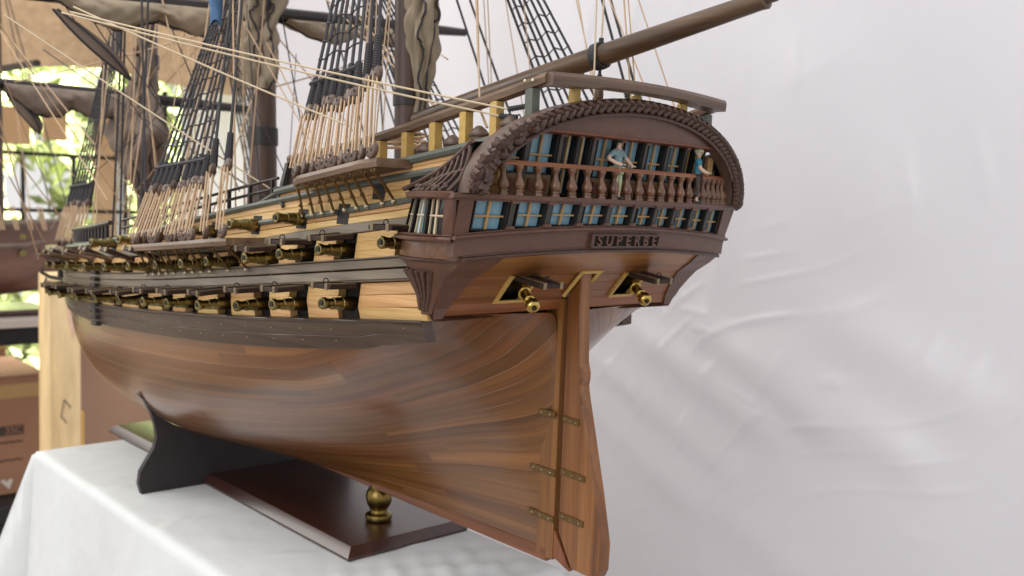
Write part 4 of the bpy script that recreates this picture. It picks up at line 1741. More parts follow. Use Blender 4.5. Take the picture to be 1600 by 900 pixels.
def furled(x0, x1, y, z, slope, drop, mat, seed, lobes=3):
    """canvas gathered under a yard: a lumpy hanging roll"""
    bm = new_bm()
    n, k = 80, 24
    rows = []
    for i in range(n + 1):
        t = i / n
        x = x0 + (x1 - x0) * t
        zz = z + slope * x
        lob = .55 + .45 * abs(math.sin(math.pi * t * lobes))
        dr = drop * lob * (math.sin(math.pi * min(max(t, .02), .98)) ** .35)
        r = []
        for j in range(k + 1):
            a = 2 * math.pi * j / k
            rad = 1 + .16 * noise3(t * 9, a * 1.5, seed) + .16 * abs(math.sin(t * 31 + 2.4 * math.sin(a * 2 + seed) + seed)) - .08
            r.append((x, y - .004 - math.sin(a) * .010 * rad, zz - dr * .5 * (1 - math.cos(a)) * (1 + .10 * noise3(t * 7, a, seed + 3)) + .004))
        rows.append(r)
    gridmesh(bm, rows)
    s = finish('furled_sail', bm, M[mat], ship, True, 3, False)
    bm = new_bm()
    tube(bm, [(q[12][0], q[12][1] - .001, q[12][2] - .0005) for q in rows], .0010, 5)
    finish('bolt_rope', bm, M['rope_black'], s)
    return s


def hanging(c, w, h, d, mat, seed, lean=(0, 0), low=False):
    """bunch of canvas hanging down in front of a mast, with folds"""
    bm = new_bm()
    n, k = 60, 72
    rows = []
    for i in range(n + 1):
        t = i / n
        prof = (.75 + .35 * math.sin(math.pi * t * 2.2 + seed) * .6) * (1 - .55 * t ** 2.2) + .08
        if low:
            prof = .42 + .85 * math.exp(-((t - .58) / .24) ** 2) - .25 * max(0, t - .85) / .15
        r = []
        for j in range(k + 1):
            a = 2 * math.pi * j / k
            f = 1 + .22 * math.sin(a * 3 + t * 5 + seed) + .10 * math.sin(a * 5 + t * 17) + .13 * math.sin(a * 7 - t * 6 + seed * 2) + .10 * noise3(a * 1.3, t * 6, seed) - .22 * (1 - abs(math.sin(a * 2.5 + 5 * t + 1.7 * math.sin(t * 9 + seed)))) ** 3
            r.append((c[0] + w * .5 * prof * f * math.cos(a) + lean[0] * t, c[1] + d * .5 * prof * f * math.sin(a) + lean[1] * t, c[2] - h * t + .008 * math.sin(a * 2 + seed) * (1 - t)))
        rows.append(r)
    V = gridmesh(bm, rows)
    bm.faces.new(V[-1][:-1])
    s = finish('furled_sail', bm, M[mat], ship, True, 3, False)
    bm = new_bm()
    for j0 in (46, 58):
        tube(bm, [Vector(q[(j0 + int(3 * math.sin(i * .4))) % k]) * 1.0 + Vector((-.0008, -.0012, 0)) for i, q in enumerate(rows)], .0009, 5)
    finish('bolt_rope', bm, M['rope_black'], s)
    return s


def clew(p, q, wid, mat, seed):
    """leaf-shaped loose corner of a sail with a dark rope edge"""
    p, q = Vector(p), Vector(q)
    bm = new_bm()
    n = 12
    rows = []
    ax = Vector((1, 0, 0))
    for i in range(n + 1):
        t = i / n
        c = p.lerp(q, t) + Vector((.006 * math.sin(math.pi * t), 0, -.002 * math.sin(math.pi * t)))
        wv = wid * math.sin(math.pi * (.08 + .92 * t)) + .0006
        rows.append([c - ax * wv, c + Vector((0, -wv * .7, .0)), c + ax * wv * .9, c + Vector((0, wv * .5, 0)), c - ax * wv])
    gridmesh(bm, rows)
    s = finish('sail_clew', bm, M[mat], ship, True, 3, False)
    bm = new_bm()
    tube(bm, [r[0] for r in rows], .0012, 5)
    tube(bm, [r[1] for r in rows], .0010, 5)
    finish('bolt_rope', bm, M['rope_black'], s)


yard(.43, .3985, -.30, .262, .0075, .075)
furled(-.175, -.006, .425, .3935, .075, .026, 'sail', 2.2, 2)
furled(.03, .20, .425, .3900, .075, .020, 'sail', 4.2, 2)
hanging((-.004, .405, .440), .050, .115, .040, 'sail', 1.3, (.002, -.004))
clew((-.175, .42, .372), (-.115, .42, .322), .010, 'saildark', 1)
yard(.69, .334, -.26, .15, .0068, .0)
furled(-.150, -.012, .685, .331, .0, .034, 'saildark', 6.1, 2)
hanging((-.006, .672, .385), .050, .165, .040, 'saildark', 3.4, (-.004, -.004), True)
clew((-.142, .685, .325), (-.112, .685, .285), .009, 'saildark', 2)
hanging((.004, .160, .40), .026, .115, .022, 'sail', 5.1, (.002, .006))
yard(.20, .42, -.20, .24, .006, .06)
# small blue pennant cloth wrapped at a mast head line
bm = new_bm()
rows = []
for i in range(9):
    t = i / 8
    rows.append([(-.096 + .0065 * (1 - .5 * t) * math.cos(a) * (1 + .2 * math.sin(3 * a + 5 * t)), .297 + .006 * math.sin(a), .392 - .034 * t + .003 * math.sin(a * 2)) for a in [2 * math.pi * j / 12 for j in range(13)]])
gridmesh(bm, rows)
finish('blue_cloth', bm, plain('blue_cloth', srgb(70, 104, 140), .8, scale=80, var=.3, bump=.3), ship, True, 3, False)

# ---- forward works: bow rack, head rails, dark fittings
bm = new_bm()
for i in range(14):
    y = .44 + i * .0095
    z = Z_R2(y) + .004
    box(bm, (-(breadth(y, z) - .003), y, z + .005), (.003, .003, .016))
rows = None
tube(bm, [(-(breadth(y, Z_R2(y)) - .003), y, Z_R2(y) + .017) for y in np.linspace(.43, .58, 9)], .0022, 6)
tube(bm, [(-(breadth(y, Z_R2(y)) - .003), y, Z_R2(y) + .002) for y in np.linspace(.43, .58, 9)], .0022, 6)
finish('hammock_rack', bm, M['yard'], ship, False)
for k, (y, z) in enumerate(((.665, .150), (.68, .128), (.70, .115))):
    bm = new_bm()
    p = hull_pt(y, z, .002)
    tube(bm, [p, p + Vector((-.014, .012, .003)), p + Vector((-.022, .016, .008)), p + Vector((-.021, .015, .014))], [.0024, .0020, .0018, .0008], 6)
    finish('cathead_hook', bm, M['yard'], ship)
bm = new_bm()
p = hull_pt(.645, .15, .004)
box(bm, p + Vector((-.001, 0, .004)), (.006, .006, .040), bev=.001)
finish('cathead_post', bm, M['yard'], ship, False)
for k in range(5):
    bm = new_bm()
    y = .40 + k * .045
    p = hull_pt(y, Z_GW0(y) - .001, .003)
    tube(bm, [p, p + Vector((-.030, -.012, .006))], .0014, 5)
    finish('boom_spar', bm, M['handrail'], ship)

# ================================================================== FIGURINES ON THE BALCONY
SKIN = plain('painted_skin', srgb(214, 182, 164), .6, scale=400, var=.12)
TEAL = plain('painted_teal_shirt', srgb(118, 146, 154), .6, scale=400, var=.25)
CYAN = plain('painted_blue_coat', srgb(62, 138, 160), .6, scale=400, var=.2)
PALE = plain('painted_pale_breeches', srgb(176, 184, 148), .6, scale=500, var=.25)
DARKB = plain('painted_dark_breeches', srgb(66, 54, 50), .6, scale=500, var=.2)
HAIR = plain('painted_dark_hair', srgb(52, 58, 62), .6, scale=400, var=.2)
WHITE = plain('painted_white_wig', srgb(214, 212, 190), .6, scale=300, var=.12)


def skinned(name, verts, edges, radii, mat, parent, sub=2, root=0):
    me = bpy.data.meshes.new(name)
    me.from_pydata(verts, edges, [])
    o = bpy.data.objects.new(name, me)
    COL.objects.link(o)
    o.parent = parent
    md = o.modifiers.new('skin', 'SKIN')
    md.use_smooth_shade = True
    for i, v in enumerate(me.skin_vertices[0].data):
        v.radius = radii[i] if isinstance(radii[i], (tuple, list)) else (radii[i], radii[i])
        v.use_root = (i == root)
    sb = o.modifiers.new('sub', 'SUBSURF')
    sb.levels = sb.render_levels = sub
    me.materials.append(mat)
    dg = bpy.context.evaluated_depsgraph_get()
    m2 = bpy.data.meshes.new_from_object(o.evaluated_get(dg))
    o.modifiers.clear()
    o.data = m2
    for p in m2.polygons:
        p.use_smooth = True
    if not m2.materials:
        m2.materials.append(mat)
    return o


def bake_scale(o, s):
    o.data.transform(Matrix.Scale(s, 4))


def figurine(name, loc, rz, H, coat, breeches, hair, pose, label, wig=False, hat=None):
    """H standing height; local +Y is where the figure faces"""
    e = empty(name, loc, None, rz)
    tag(e, label, 'figurine', 'painted figurines on the stern balcony')
    u = H / 1.75
    la, ra = pose
    body_v = [(0, 0, .92), (0, .0, 1.10), (0, .01, 1.28), (0, .01, 1.42), (0, .02, 1.51), (0, .03, 1.60), (0, .04, 1.70),      # pelvis..head
              (-.10, 0, .88), (-.11, .02, .50), (-.12, -.01, .09), (-.13, .12, .04),
              (.10, 0, .88), (.12, .03, .50), (.14, -.01, .09), (.16, .12, .04),
              (-.18, 0, 1.42), la[0], la[1], la[2],
              (.18, 0, 1.42), ra[0], ra[1], ra[2]]
    ed = [(0, 1), (1, 2), (2, 3), (3, 4), (4, 5), (5, 6), (0, 7), (7, 8), (8, 9), (9, 10), (0, 11), (11, 12), (12, 13), (13, 14), (3, 15), (15, 16), (16, 17), (17, 18), (3, 19), (19, 20), (20, 21), (21, 22)]
    rr = [(.15, .11), (.14, .10), (.17, .11), (.15, .10), .055, .090, .085, .085, .062, .045, .04, .085, .062, .045, .04, .080, .066, .055, .055, .080, .066, .055, .055]
    b = skinned('body', [Vector(v) for v in body_v], ed, rr, SKIN, e)
    bake_scale(b, u)
    # clothes: slightly larger shells over trunk and legs
    c = skinned('coat', [Vector(v) for v in ((0, 0, .90), (0, 0, 1.10), (0, .01, 1.28), (0, .01, 1.43), (-.18, 0, 1.42), Vector((-.18, 0, 1.42)).lerp(Vector(la[0]), .85), (.18, 0, 1.42), Vector((.18, 0, 1.42)).lerp(Vector(ra[0]), .85))],
                [(0, 1), (1, 2), (2, 3), (3, 4), (4, 5), (3, 6), (6, 7)], [(.190, .145), (.175, .13), (.205, .14), (.165, .12), .098, .082, .098, .082], coat, e)
    bake_scale(c, u)
    lg = skinned('breeches', [Vector(v) for v in ((0, 0, .93), (-.10, 0, .88), (-.11, .02, .50), (-.12, -.01, .17), (.10, 0, .88), (.12, .03, .50), (.14, -.01, .17))],
                 [(0, 1), (1, 2), (2, 3), (0, 4), (4, 5), (5, 6)], [(.17, .13), .105, .080, .056, .105, .080, .056], breeches, e)
    bake_scale(lg, u)
    for sx in (-1, 1):
        bm = new_bm()
        bx_ = -.125 if sx < 0 else .148
        bmesh.ops.create_uvsphere(bm, u_segments=10, v_segments=6, radius=1)
        bmesh.ops.transform(bm, matrix=Matrix.Translation((bx_ * u, .06 * u, .045 * u)) @ Matrix.Diagonal((.055 * u, .13 * u, .055 * u, 1)), verts=bm.verts)
        finish('shoe', bm, HAIR, e)
    bm = new_bm()
    bmesh.ops.create_uvsphere(bm, u_segments=14, v_segments=9, radius=1)
    for v in bm.verts:
        if v.co.y > .25 and v.co.z < .25:
            v.co.y = .25 - (v.co.y - .25) * .2
    bmesh.ops.transform(bm, matrix=Matrix.Translation((0, .018 * u, 1.690 * u)) @ Matrix.Diagonal((.112 * u, .125 * u, .120 * u, 1)), verts=bm.verts)
    if wig:
        for k in range(7):
            a = k * .9
            bmesh.ops.create_icosphere(bm, subdivisions=2, radius=.070 * u, matrix=Matrix.Translation((.090 * u * math.cos(a), (.02 + .10 * math.sin(a)) * u, 1.745 * u)))
    finish('hair', bm, hair, e)
    # face: nose, eyes, mouth
    bm = new_bm()
    bmesh.ops.create_icosphere(bm, subdivisions=1, radius=.022 * u, matrix=Matrix.Translation((0, .135 * u, 1.645 * u)) @ Matrix.Diagonal((.8, 1.1, 1.3, 1)))
    finish('nose', bm, SKIN, e)
    bm = new_bm()
    for sx in (-1, 1):
        bmesh.ops.create_icosphere(bm, subdivisions=1, radius=.014 * u, matrix=Matrix.Translation((sx * .036 * u, .117 * u, 1.672 * u)))
    finish('eyes', bm, HAIR, e)
    bm = new_bm()
    box(bm, (0, .118 * u, 1.600 * u), (.045 * u, .012 * u, .010 * u))
    finish('mouth', bm, plain('painted_lips', srgb(160, 96, 86), .6), e, False)
    # fingers curled on the rail
    for hand, sx in ((la[2], -1), (ra[2], 1)):
        bm = new_bm()
        hd = Vector(hand)
        for k in range(4):
            o0 = hd + Vector((-.036 + .024 * k, .02, .010))
            tube(bm, [o0 * u, (o0 + Vector((0, .045, .006))) * u, (o0 + Vector((0, .070, -.022))) * u], [.013 * u, .012 * u, .009 * u], 6)
        o0 = hd + Vector((-sx * .045, 0, .0))
        tube(bm, [o0 * u, (o0 + Vector((-sx * .022, .035, -.008))) * u], [.014 * u, .010 * u], 6)
        finish('fingers', bm, SKIN, e)
    return e


figurine('sailor_figurine', (-.0085, -.0470, .2305), math.radians(188), .0345, TEAL, PALE, HAIR,
         (((-.42, .02, 1.22), (-.46, .20, 1.02), (-.36, .30, .99)), ((.44, -.05, 1.20), (.28, .17, 1.06), (.10, .26, 1.02))),
         'dark haired figurine in a grey blue shirt and pale breeches leaning on the balcony rail')
figurine('officer_figurine', (.0690, -.0462, .2305), math.radians(222), .0335, CYAN, DARKB, WHITE,
         (((-.30, .06, 1.15), (-.24, .26, 1.02), (-.14, .36, 1.01)), ((.30, .06, 1.15), (.22, .26, 1.02), (.12, .36, 1.01))),
         'white haired figurine in a bright blue coat at the far end of the balcony', wig=True)

# ================================================================== DISPLAY STAND
TZ = -.0385
stand = empty('display_stand', (0, .40, TZ))
tag(stand, 'dark glossy wooden display stand with a curved cradle and brass finial under the hull', 'display stand')


def sfin(name, bm, mat, smooth=True, angle=.5, par=None):
    o = finish(name, bm, mat, par or stand, smooth, angle)
    o.matrix_parent_inverse = stand.matrix_basis.inverted() if par is None else Matrix.Identity(4)
    return o


bpy.context.view_layer.update()
bm = new_bm()
rows = []
X, Y0, Y1 = .0565, .1555, .640
for (ins, z) in ((.0006, TZ + .0003), (.0, TZ + .0012), (.0, TZ + .0026), (.0006, TZ + .0034), (.0064, TZ + .0088)):
    rows.append([(-X + ins, Y0 + ins, z), (X - ins, Y0 + ins, z), (X - ins, Y1 - ins, z), (-X + ins, Y1 - ins, z), (-X + ins, Y0 + ins, z)])
V = gridmesh(bm, rows)
bmesh.ops.remove_doubles(bm, verts=bm.verts, dist=1e-6)
bm.verts.ensure_lookup_table()
top = [v for v in bm.verts if abs(v.co.z - (TZ + .0088)) < 1e-6]
bmesh.ops.contextual_create(bm, geom=top)
bot = [v for v in bm.verts if abs(v.co.z - (TZ + .0003)) < 1e-6]
bmesh.ops.contextual_create(bm, geom=bot)
sfin('base_board', bm, M['base'], True, .2)


def cradle(y, first):
    half = [(.0556, TZ), (.1132, TZ), (.1160, TZ + .010), (.1145, TZ + .021), (.1085, TZ + .031), (.1025, TZ + .040), (.1000, TZ + .050), (.1015, TZ + .060), (.1055, TZ + .073), (.1110, TZ + .084), (.1160, TZ + .0895)]
    hullz = np.linspace(.050, .004, 14)
    inner = [(breadth(y, float(z)) + .0008, float(z)) for z in hullz]
    sidep = [(x, z) for x, z in half] + [(inner[0][0] + .002, .0520)] + inner + [(.0, .0)]
    poly = [(-x, z) for x, z in sidep] + [(x, z) for x, z in reversed(sidep[:-1])]
    # cut out for the base board
    poly = [(max(min(px, .2), -.2), pz) for px, pz in poly]
    bm = new_bm()
    pz0 = []
    prism(bm, poly, -.003, .003, Matrix(((1, 0, 0, 0), (0, 0, 1, y), (0, 1, 0, 0), (0, 0, 0, 1))))
    o = sfin('cradle', bm, M['cradle'], True, .5)
    return o


cradle(.401, True)
for y in (.2, .30):
    bm = new_bm()
    z0 = TZ + .0088
    lathe(bm, [(.0085, z0), (.0104, z0 + .001), (.0110, z0 + .0030), (.0104, z0 + .0052), (.0085, z0 + .0062), (.0070, z0 + .0068), (.0066, z0 + .0090), (.0075, z0 + .0100), (.0078, z0 + .0108), (.0092, z0 + .0128), (.0104, z0 + .0165), (.0108, z0 + .0195), (.0102, z0 + .0232), (.0085, z0 + .0262), (.0070, z0 + .0275), (.0066, z0 + .0292)], 28, Matrix.Translation((.0005, y, 0)))
    sfin('brass_finial', bm, M['bronze'], True, .7)
    break

# ================================================================== TABLE AND CLOTH
CLOTH = plain('white_table_cloth', srgb(214, 217, 218), .75, scale=45, var=.03, bump=.35, dist=.0022)
cl = new_bm()
TX0, TX1, TY0, TY1 = -.143, .064, .052, .606


def cloth_z(x, y):
    d = .0006 * math.sin(38 * x + 11 * y + 1) * math.sin(23 * y + 5 * x)
    # crumples close to the near end
    k = math.exp(-((y - .085) / .05) ** 2)
    d += k * (.0016 * math.sin(160 * x + 90 * y) * math.sin(120 * y - 40 * x + 1) + .001 * math.sin(300 * x - 150 * y))
    w_ = math.sin(70 * x + 25 * y + 3 * math.sin(31 * y)) * math.sin(48 * y - 20 * x)
    d += .0009 * max(0, w_) ** 3
    # two little creases near the left edge
    for (cx_, cy_, a) in ((-.112, .315, .3), (-.106, .308, .3), (-.118, .43, .1), (-.115, .46, .1)):
        u = (x - cx_) * math.cos(a) + (y - cy_) * math.sin(a)
        v = -(x - cx_) * math.sin(a) + (y - cy_) * math.cos(a)
        d += .0012 * math.exp(-(u / .014) ** 2 - (v / .0028) ** 2)
    return d


# surface param: s runs outwards from the table middle; beyond the edge it falls
RAD = .006
DROP = .42


def fall(s):
    """s distance past the straight part -> (outward, down)"""
    q = RAD * math.pi / 2
    if s <= 0:
        return s, 0
    if s < q:
        a = s / RAD
        return RAD * math.sin(a), RAD * (1 - math.cos(a))
    return RAD, RAD + (s - q)


def cloth_pt(u, v):
    # u,v are sheet coordinates; the table rectangle is TX0..TX1, TY0..TY1 (minus radius)
    xa, xb, ya, yb = TX0 + RAD, TX1 - RAD, TY0 + RAD, TY1 - RAD
    su = u - xb if u > xb else (xa - u if u < xa else 0)
    sv = v - yb if v > yb else (ya - v if v < ya else 0)
    sx = 1 if u > xb else -1
    sy = 1 if v > yb else -1
    ox, dx = fall(su)
    oy, dy = fall(sv)
    x = (xb if sx > 0 else xa) + sx * ox if su > 0 else u
    y = (yb if sy > 0 else ya) + sy * oy if sv > 0 else v
    if su > 0 and sv > 0:
        # corner: sheet hangs from the corner as a flared fold
        ang = math.atan2(sv, su)
        s = max(su, sv)
        o, d = fall(s)
        sp_ = min(su, sv)
        bulge = .30 * sp_ * (1 - .3 * math.cos(4 * ang))
        x = (xb if sx > 0 else xa) + sx * (o * math.cos(ang) ** .5 + bulge * math.cos(ang))
        y = (yb if sy > 0 else ya) + sy * (o * math.sin(ang) ** .5 + bulge * math.sin(ang))
        z = TZ - d
    else:
        d = max(dx, dy)
        z = TZ - d
        hang = max(0, d - RAD)
        if su > 0:
            x += sx * (hang * .10 + hang * .05 * math.sin(y * 26 + .6))
        elif sv > 0:
            y += sy * (hang * .10 + hang * .08 * math.sin(x * 40))
        else:
            z += cloth_z(u, v)
    return (x, y, z)


def axis(a, b, extra, n_in, n_out):
    r = list(np.linspace(a - extra, a - .03, n_out)) + list(np.linspace(a - .028, a + .02, 12)) + list(np.linspace(a + .024, b - .024, n_in)) + list(np.linspace(b - .02, b + .028, 12)) + list(np.linspace(b + .03, b + extra, n_out))
    return [float(q) for q in r]


us = axis(TX0, TX1, DROP, 60, 18)
vs = axis(TY0, TY1, DROP, 150, 18)
gridmesh(cl, [[cloth_pt(u, v) for v in vs] for u in us])
tc_ = finish('tablecloth', cl, CLOTH, None, True, 3)
tag(tc_, 'white tablecloth draped over the table under the ship model', 'tablecloth')
bm = new_bm()
box(bm, ((TX0 + TX1) / 2, (TY0 + TY1) / 2, TZ - .018), (TX1 - TX0 - .012, TY1 - TY0 - .012, .030))
tb = empty('table', ((TX0 + TX1) / 2, (TY0 + TY1) / 2, -.78))
tag(tb, 'narrow wooden table hidden beneath the white tablecloth', 'table')
WOODT = wood('plain_table_wood', srgb(140, 104, 70), srgb(168, 130, 92), srgb(186, 150, 110), 'y', .6, 0, .05, 10, 100, .1)
for i in range(1):
    o = finish('tabletop', bm, WOODT, tb, False)
    o.matrix_parent_inverse = Matrix.Translation(-tb.location)
for sx in (-1, 1):
    for sy in (-1, 1):
        bm = new_bm()
        box(bm, (sx * .08, sy * .25, .36), (.02, .02, .72))
        finish('leg', bm, WOODT, tb, False)

# ================================================================== WHITE CURTAIN BEHIND
def satin(name, col, rough=.42):
    mt, nt, bs = base_mat(name)
    L = nt.links.new
    tc = N(nt, 'ShaderNodeTexCoord')
    n1 = N(nt, 'ShaderNodeTexNoise')
    n1.inputs['Scale'].default_value = 2.2
    n1.inputs['Detail'].default_value = 4
    L(tc.outputs['Object'], n1.inputs['Vector'])
    cr = ramp(nt, [(.35, tuple(c * .955 for c in col[:3]) + (1,)), (.65, col)])
    L(n1.outputs[0], cr.inputs[0])
    L(cr.outputs[0], bs.inputs['Base Color'])
    bs.inputs['Roughness'].default_value = rough
    bs.inputs['Sheen Weight'].default_value = .3
    bs.inputs['Specular IOR Level'].default_value = .9
    n2 = N(nt, 'ShaderNodeTexNoise')
    n2.inputs['Scale'].default_value = 55
    n2.inputs['Detail'].default_value = 3
    L(tc.outputs['Object'], n2.inputs['Vector'])
    wv = N(nt, 'ShaderNodeTexNoise')
    wv.inputs['Scale'].default_value = 900
    L(tc.outputs['Object'], wv.inputs['Vector'])
    ad = N(nt, 'ShaderNodeMath', operation='ADD')
    L(n2.outputs[0], ad.inputs[0])
    mu = N(nt, 'ShaderNodeMath', operation='MULTIPLY')
    mu.inputs[1].default_value = .06
    L(wv.outputs[0], mu.inputs[0])
    L(mu.outputs[0], ad.inputs[1])
    bp = N(nt, 'ShaderNodeBump')
    bp.inputs['Strength'].default_value = .12
    bp.inputs['Distance'].default_value = .004
    L(ad.outputs[0], bp.inputs['Height'])
    L(bp.outputs[0], bs.inputs['Normal'])
    tr = N(nt, 'ShaderNodeBsdfTranslucent')
    L(cr.outputs[0], tr.inputs['Color'])
    mx = N(nt, 'ShaderNodeMixShader')
    mx.inputs[0].default_value = .45
    L(bs.outputs[0], mx.inputs[1])
    L(tr.outputs[0], mx.inputs[2])
    L(mx.outputs[0], nt.nodes['Material Output'].inputs['Surface'])
    return mt


SATIN = satin('white_satin', srgb(232, 231, 240), .33)


def seg_ridge(y, z, a, b, wid, h, soft=.12):
    ay, az = a
    by, bz = b
    dy, dz = by - ay, bz - az
    L2 = dy * dy + dz * dz
    t = ((y - ay) * dy + (z - az) * dz) / L2
    tt = min(max(t, 0), 1)
    py, pz = ay + dy * tt, az + dz * tt
    d = math.hypot(y - py, z - pz)
    env = min(1, max(0, t + .15) / .3) * min(1, max(0, 1.15 - t) / .3)
    return h * math.exp(-(d / wid) ** 2) * max(0, min(1, env))


# folds (y, z) ends: diagonal swags falling aft
FOLDS = [((.30, .085), (.105, .005), .022, .020), ((.36, .045), (.15, -.05), .020, .016), ((.21, .105), (.03, .012), .020, .016), ((.13, .09), (-.05, -.005), .026, .017), ((.05, .13), (-.10, .06), .03, .014),
         ((.42, .02), (.2, -.10), .026, .014), ((.25, -.06), (.05, -.14), .03, .012), ((.17, .25), (.205, .085), .012, .006), ((.24, .118), (.195, .116), .0035, .0028), ((.22, .098), (.175, .100), .0030, .0024), ((.235, .137), (.225, .085), .003, .0024),
         ((.26, .115), (.245, .075), .003, .002), ((.30, .34), (.28, .12), .014, .006), ((.09, .40), (.0, .20), .05, .012), ((.50, .30), (.46, .05), .03, .012), ((.65, .35), (.62, .1), .03, .014), ((.8, .4), (.78, .1), .03, .014), ((.95, .4), (.93, .1), .035, .016),
         ((.13, .022), (.10, .018), .003, .0022), ((.155, .040), (.125, .030), .003, .002)]


def curtain_x(y, z):
    d = 0
    for a, b, wd, h in FOLDS:
        d += seg_ridge(y, z, a, b, wd, h)
    d += .006 * math.sin(y * 9 + z * 3) + .004 * math.sin(y * 21 - z * 7 + 1)
    # fine creases running down the diagonal, strongest near the swags
    u = (y * -.80 + z * .60)
    v = (y * .60 + z * .80)
    msk = math.exp(-((y - .13) / .22) ** 2 - ((z - .04) / .14) ** 2)
    q = math.sin(v * 150 + 5 * math.sin(u * 17) + 3 * math.sin(v * 31 + u * 9)) * math.sin(u * 23 + v * 13 + 2 * math.sin(v * 37))
    d2 = msk * .0030 * max(0.0, q) ** 3.2
    q2 = math.sin(y * 95 + 4 * math.sin(z * 11) + z * 20) * math.sin(z * 19 + y * 7)
    d2 += .0009 * max(0.0, q2) ** 4
    d += .010 * math.sin(y * 16 + 2.0 * z + .7 * math.sin(z * 5)) * (.4 + .6 * min(1, max(0, z + .2)))
    return .425 - d * .46 - d2


bm = new_bm()
ysx = list(np.linspace(-.9, -.16, 26)) + list(np.linspace(-.15, .45, 260)) + list(np.linspace(.46, 1.28, 60))
zsx = list(np.linspace(-.75, -.22, 14)) + list(np.linspace(-.21, .45, 260)) + list(np.linspace(.47, 1.3, 20))
rows = [[(curtain_x(float(y), float(z)), float(y), float(z)) for z in zsx] for y in ysx]
gridmesh(bm, rows)
cu = finish('satin_curtain', bm, SATIN, None, True, 3)
tag(cu, 'large white satin curtain with diagonal folds filling the space behind the ship', 'curtain')
bm = new_bm()
rows = []
for i in range(60):
    x = .455 + .45 * i / 59
    rows.append([(x, 1.66 + .02 * math.sin(x * 40) + .012 * math.sin(x * 90), z) for z in np.linspace(-.75, .50, 10)])
gridmesh(bm, rows)
cu2 = finish('side_curtain', bm, SATIN, None, True, 3)
tag(cu2, 'white curtain panel hanging far behind the main mast beside the bright garden opening', 'curtain')

# ================================================================== BACKGROUND
BURLAP = plain('tan_burlap', srgb(190, 160, 126), .9, scale=60, var=.16, bump=.4, dist=.002)
bm = new_bm()
rows = []
for i in range(60):
    x = -.75 + 1.5 * i / 59
    zb = .470 - .02 * (x - .08) - .012 * math.sin(x * 13 + 1)
    rows.append([(x, 1.60 + .012 * math.sin(x * 22) + .02 * math.sin(x * 7 + t * 2), zb + (1.5 - zb) * t) for t in np.linspace(0, 1, 12)])
gridmesh(bm, rows)
o = finish('burlap_sheet', bm, BURLAP, None, True, 3)
tag(o, 'tan burlap sheet hanging high at the upper left behind the masts', 'cloth')

# garden seen through the opening
LEAF = plain('sunlit_leaves', srgb(194, 205, 146), .6, scale=3, var=.45, bump=0)
lb = LEAF.node_tree.nodes['Principled BSDF']
lb.inputs['Transmission Weight'].default_value = 0.0
me = bpy.data.meshes.new('garden_foliage')
rf = random.Random(8)
vv, ff = [], []
for i in range(17000):
    c = Vector((rf.uniform(-.6, 2.6), rf.uniform(3.9, 5.2), rf.uniform(-.75, 1.7)))
    if math.sin(c.x * 5.1) + math.cos(c.z * 6.3 + c.x * 2) < -1.35:
        continue
    s = rf.uniform(.03, .075)
    d1 = Vector((rf.gauss(0, 1), rf.gauss(0, 1), rf.gauss(0, 1))).normalized()
    d2 = d1.orthogonal().normalized()
    k = len(vv)
    vv += [c - d1 * s, c + d2 * s * .5, c + d1 * s, c - d2 * s * .5]
    ff.append((k, k + 1, k + 2, k + 3))
me.from_pydata([tuple(v) for v in vv], [], ff)
me.materials.append(LEAF)
o = bpy.data.objects.new('garden_foliage', me)
COL.objects.link(o)
tag(o, 'bright sunlit green foliage of the garden outside', 'foliage', kind='stuff')

# floor
bm = new_bm()
gridmesh(bm, [[(-4, -3, -.78), (-4, 9, -.78)], [(5, -3, -.78), (5, 9, -.78)]])
o = finish('floor', bm, plain('dusty_floor', srgb(150, 132, 118), .8, scale=4, var=.15, bump=.1), None, False)
o['kind'] = 'structure'

# black grille frame in the opening
GR = plain('black_metal_bar', srgb(30, 28, 30), .5, metal=.4, scale=60, var=.2)
gr = empty('window_grille', (.3, 1.75, -.78))
tag(gr, 'thin black metal grille across the bright garden opening behind the foremast', 'grille')


def gbar(p, q, r):
    bm = new_bm()
    tube(bm, [Vector(p) - Vector((.3, 1.75, -.78)), Vector(q) - Vector((.3, 1.75, -.78))], r, 6)
    finish('bar', bm, GR, gr)


# tan cards / boards seen through the opening
BOARD = plain('tan_board', srgb(212, 178, 140), .8, scale=8, var=.1)


def panel(name, x0, x1, y, z0, z1, mat, label, cat, th=.012, rz=0):
    bm = new_bm()
    box(bm, (0, 0, (z1 - z0) / 2), (x1 - x0, th, z1 - z0), bev=.002)
    o = finish(name, bm, mat, None, False)
    o.location = ((x0 + x1) / 2, y, z0)
    o.rotation_euler = (0, 0, rz)
    tag(o, label, cat)
    return o


# ---- second ship model, out of focus at far left
RED = wood('reddish_ship_wood', srgb(92, 62, 48), srgb(112, 78, 60), srgb(130, 94, 74), 'x', .35, .4, .04, 4, 60, .05)
s2 = empty('distant_ship_model', (.03, 1.42, .03))
tag(s2, 'blurred second ship model with a reddish brown hull at the far left', 'ship model')


def s2f(name, bm, mat, smooth=True):
    return finish(name, bm, mat, s2, smooth, .7)


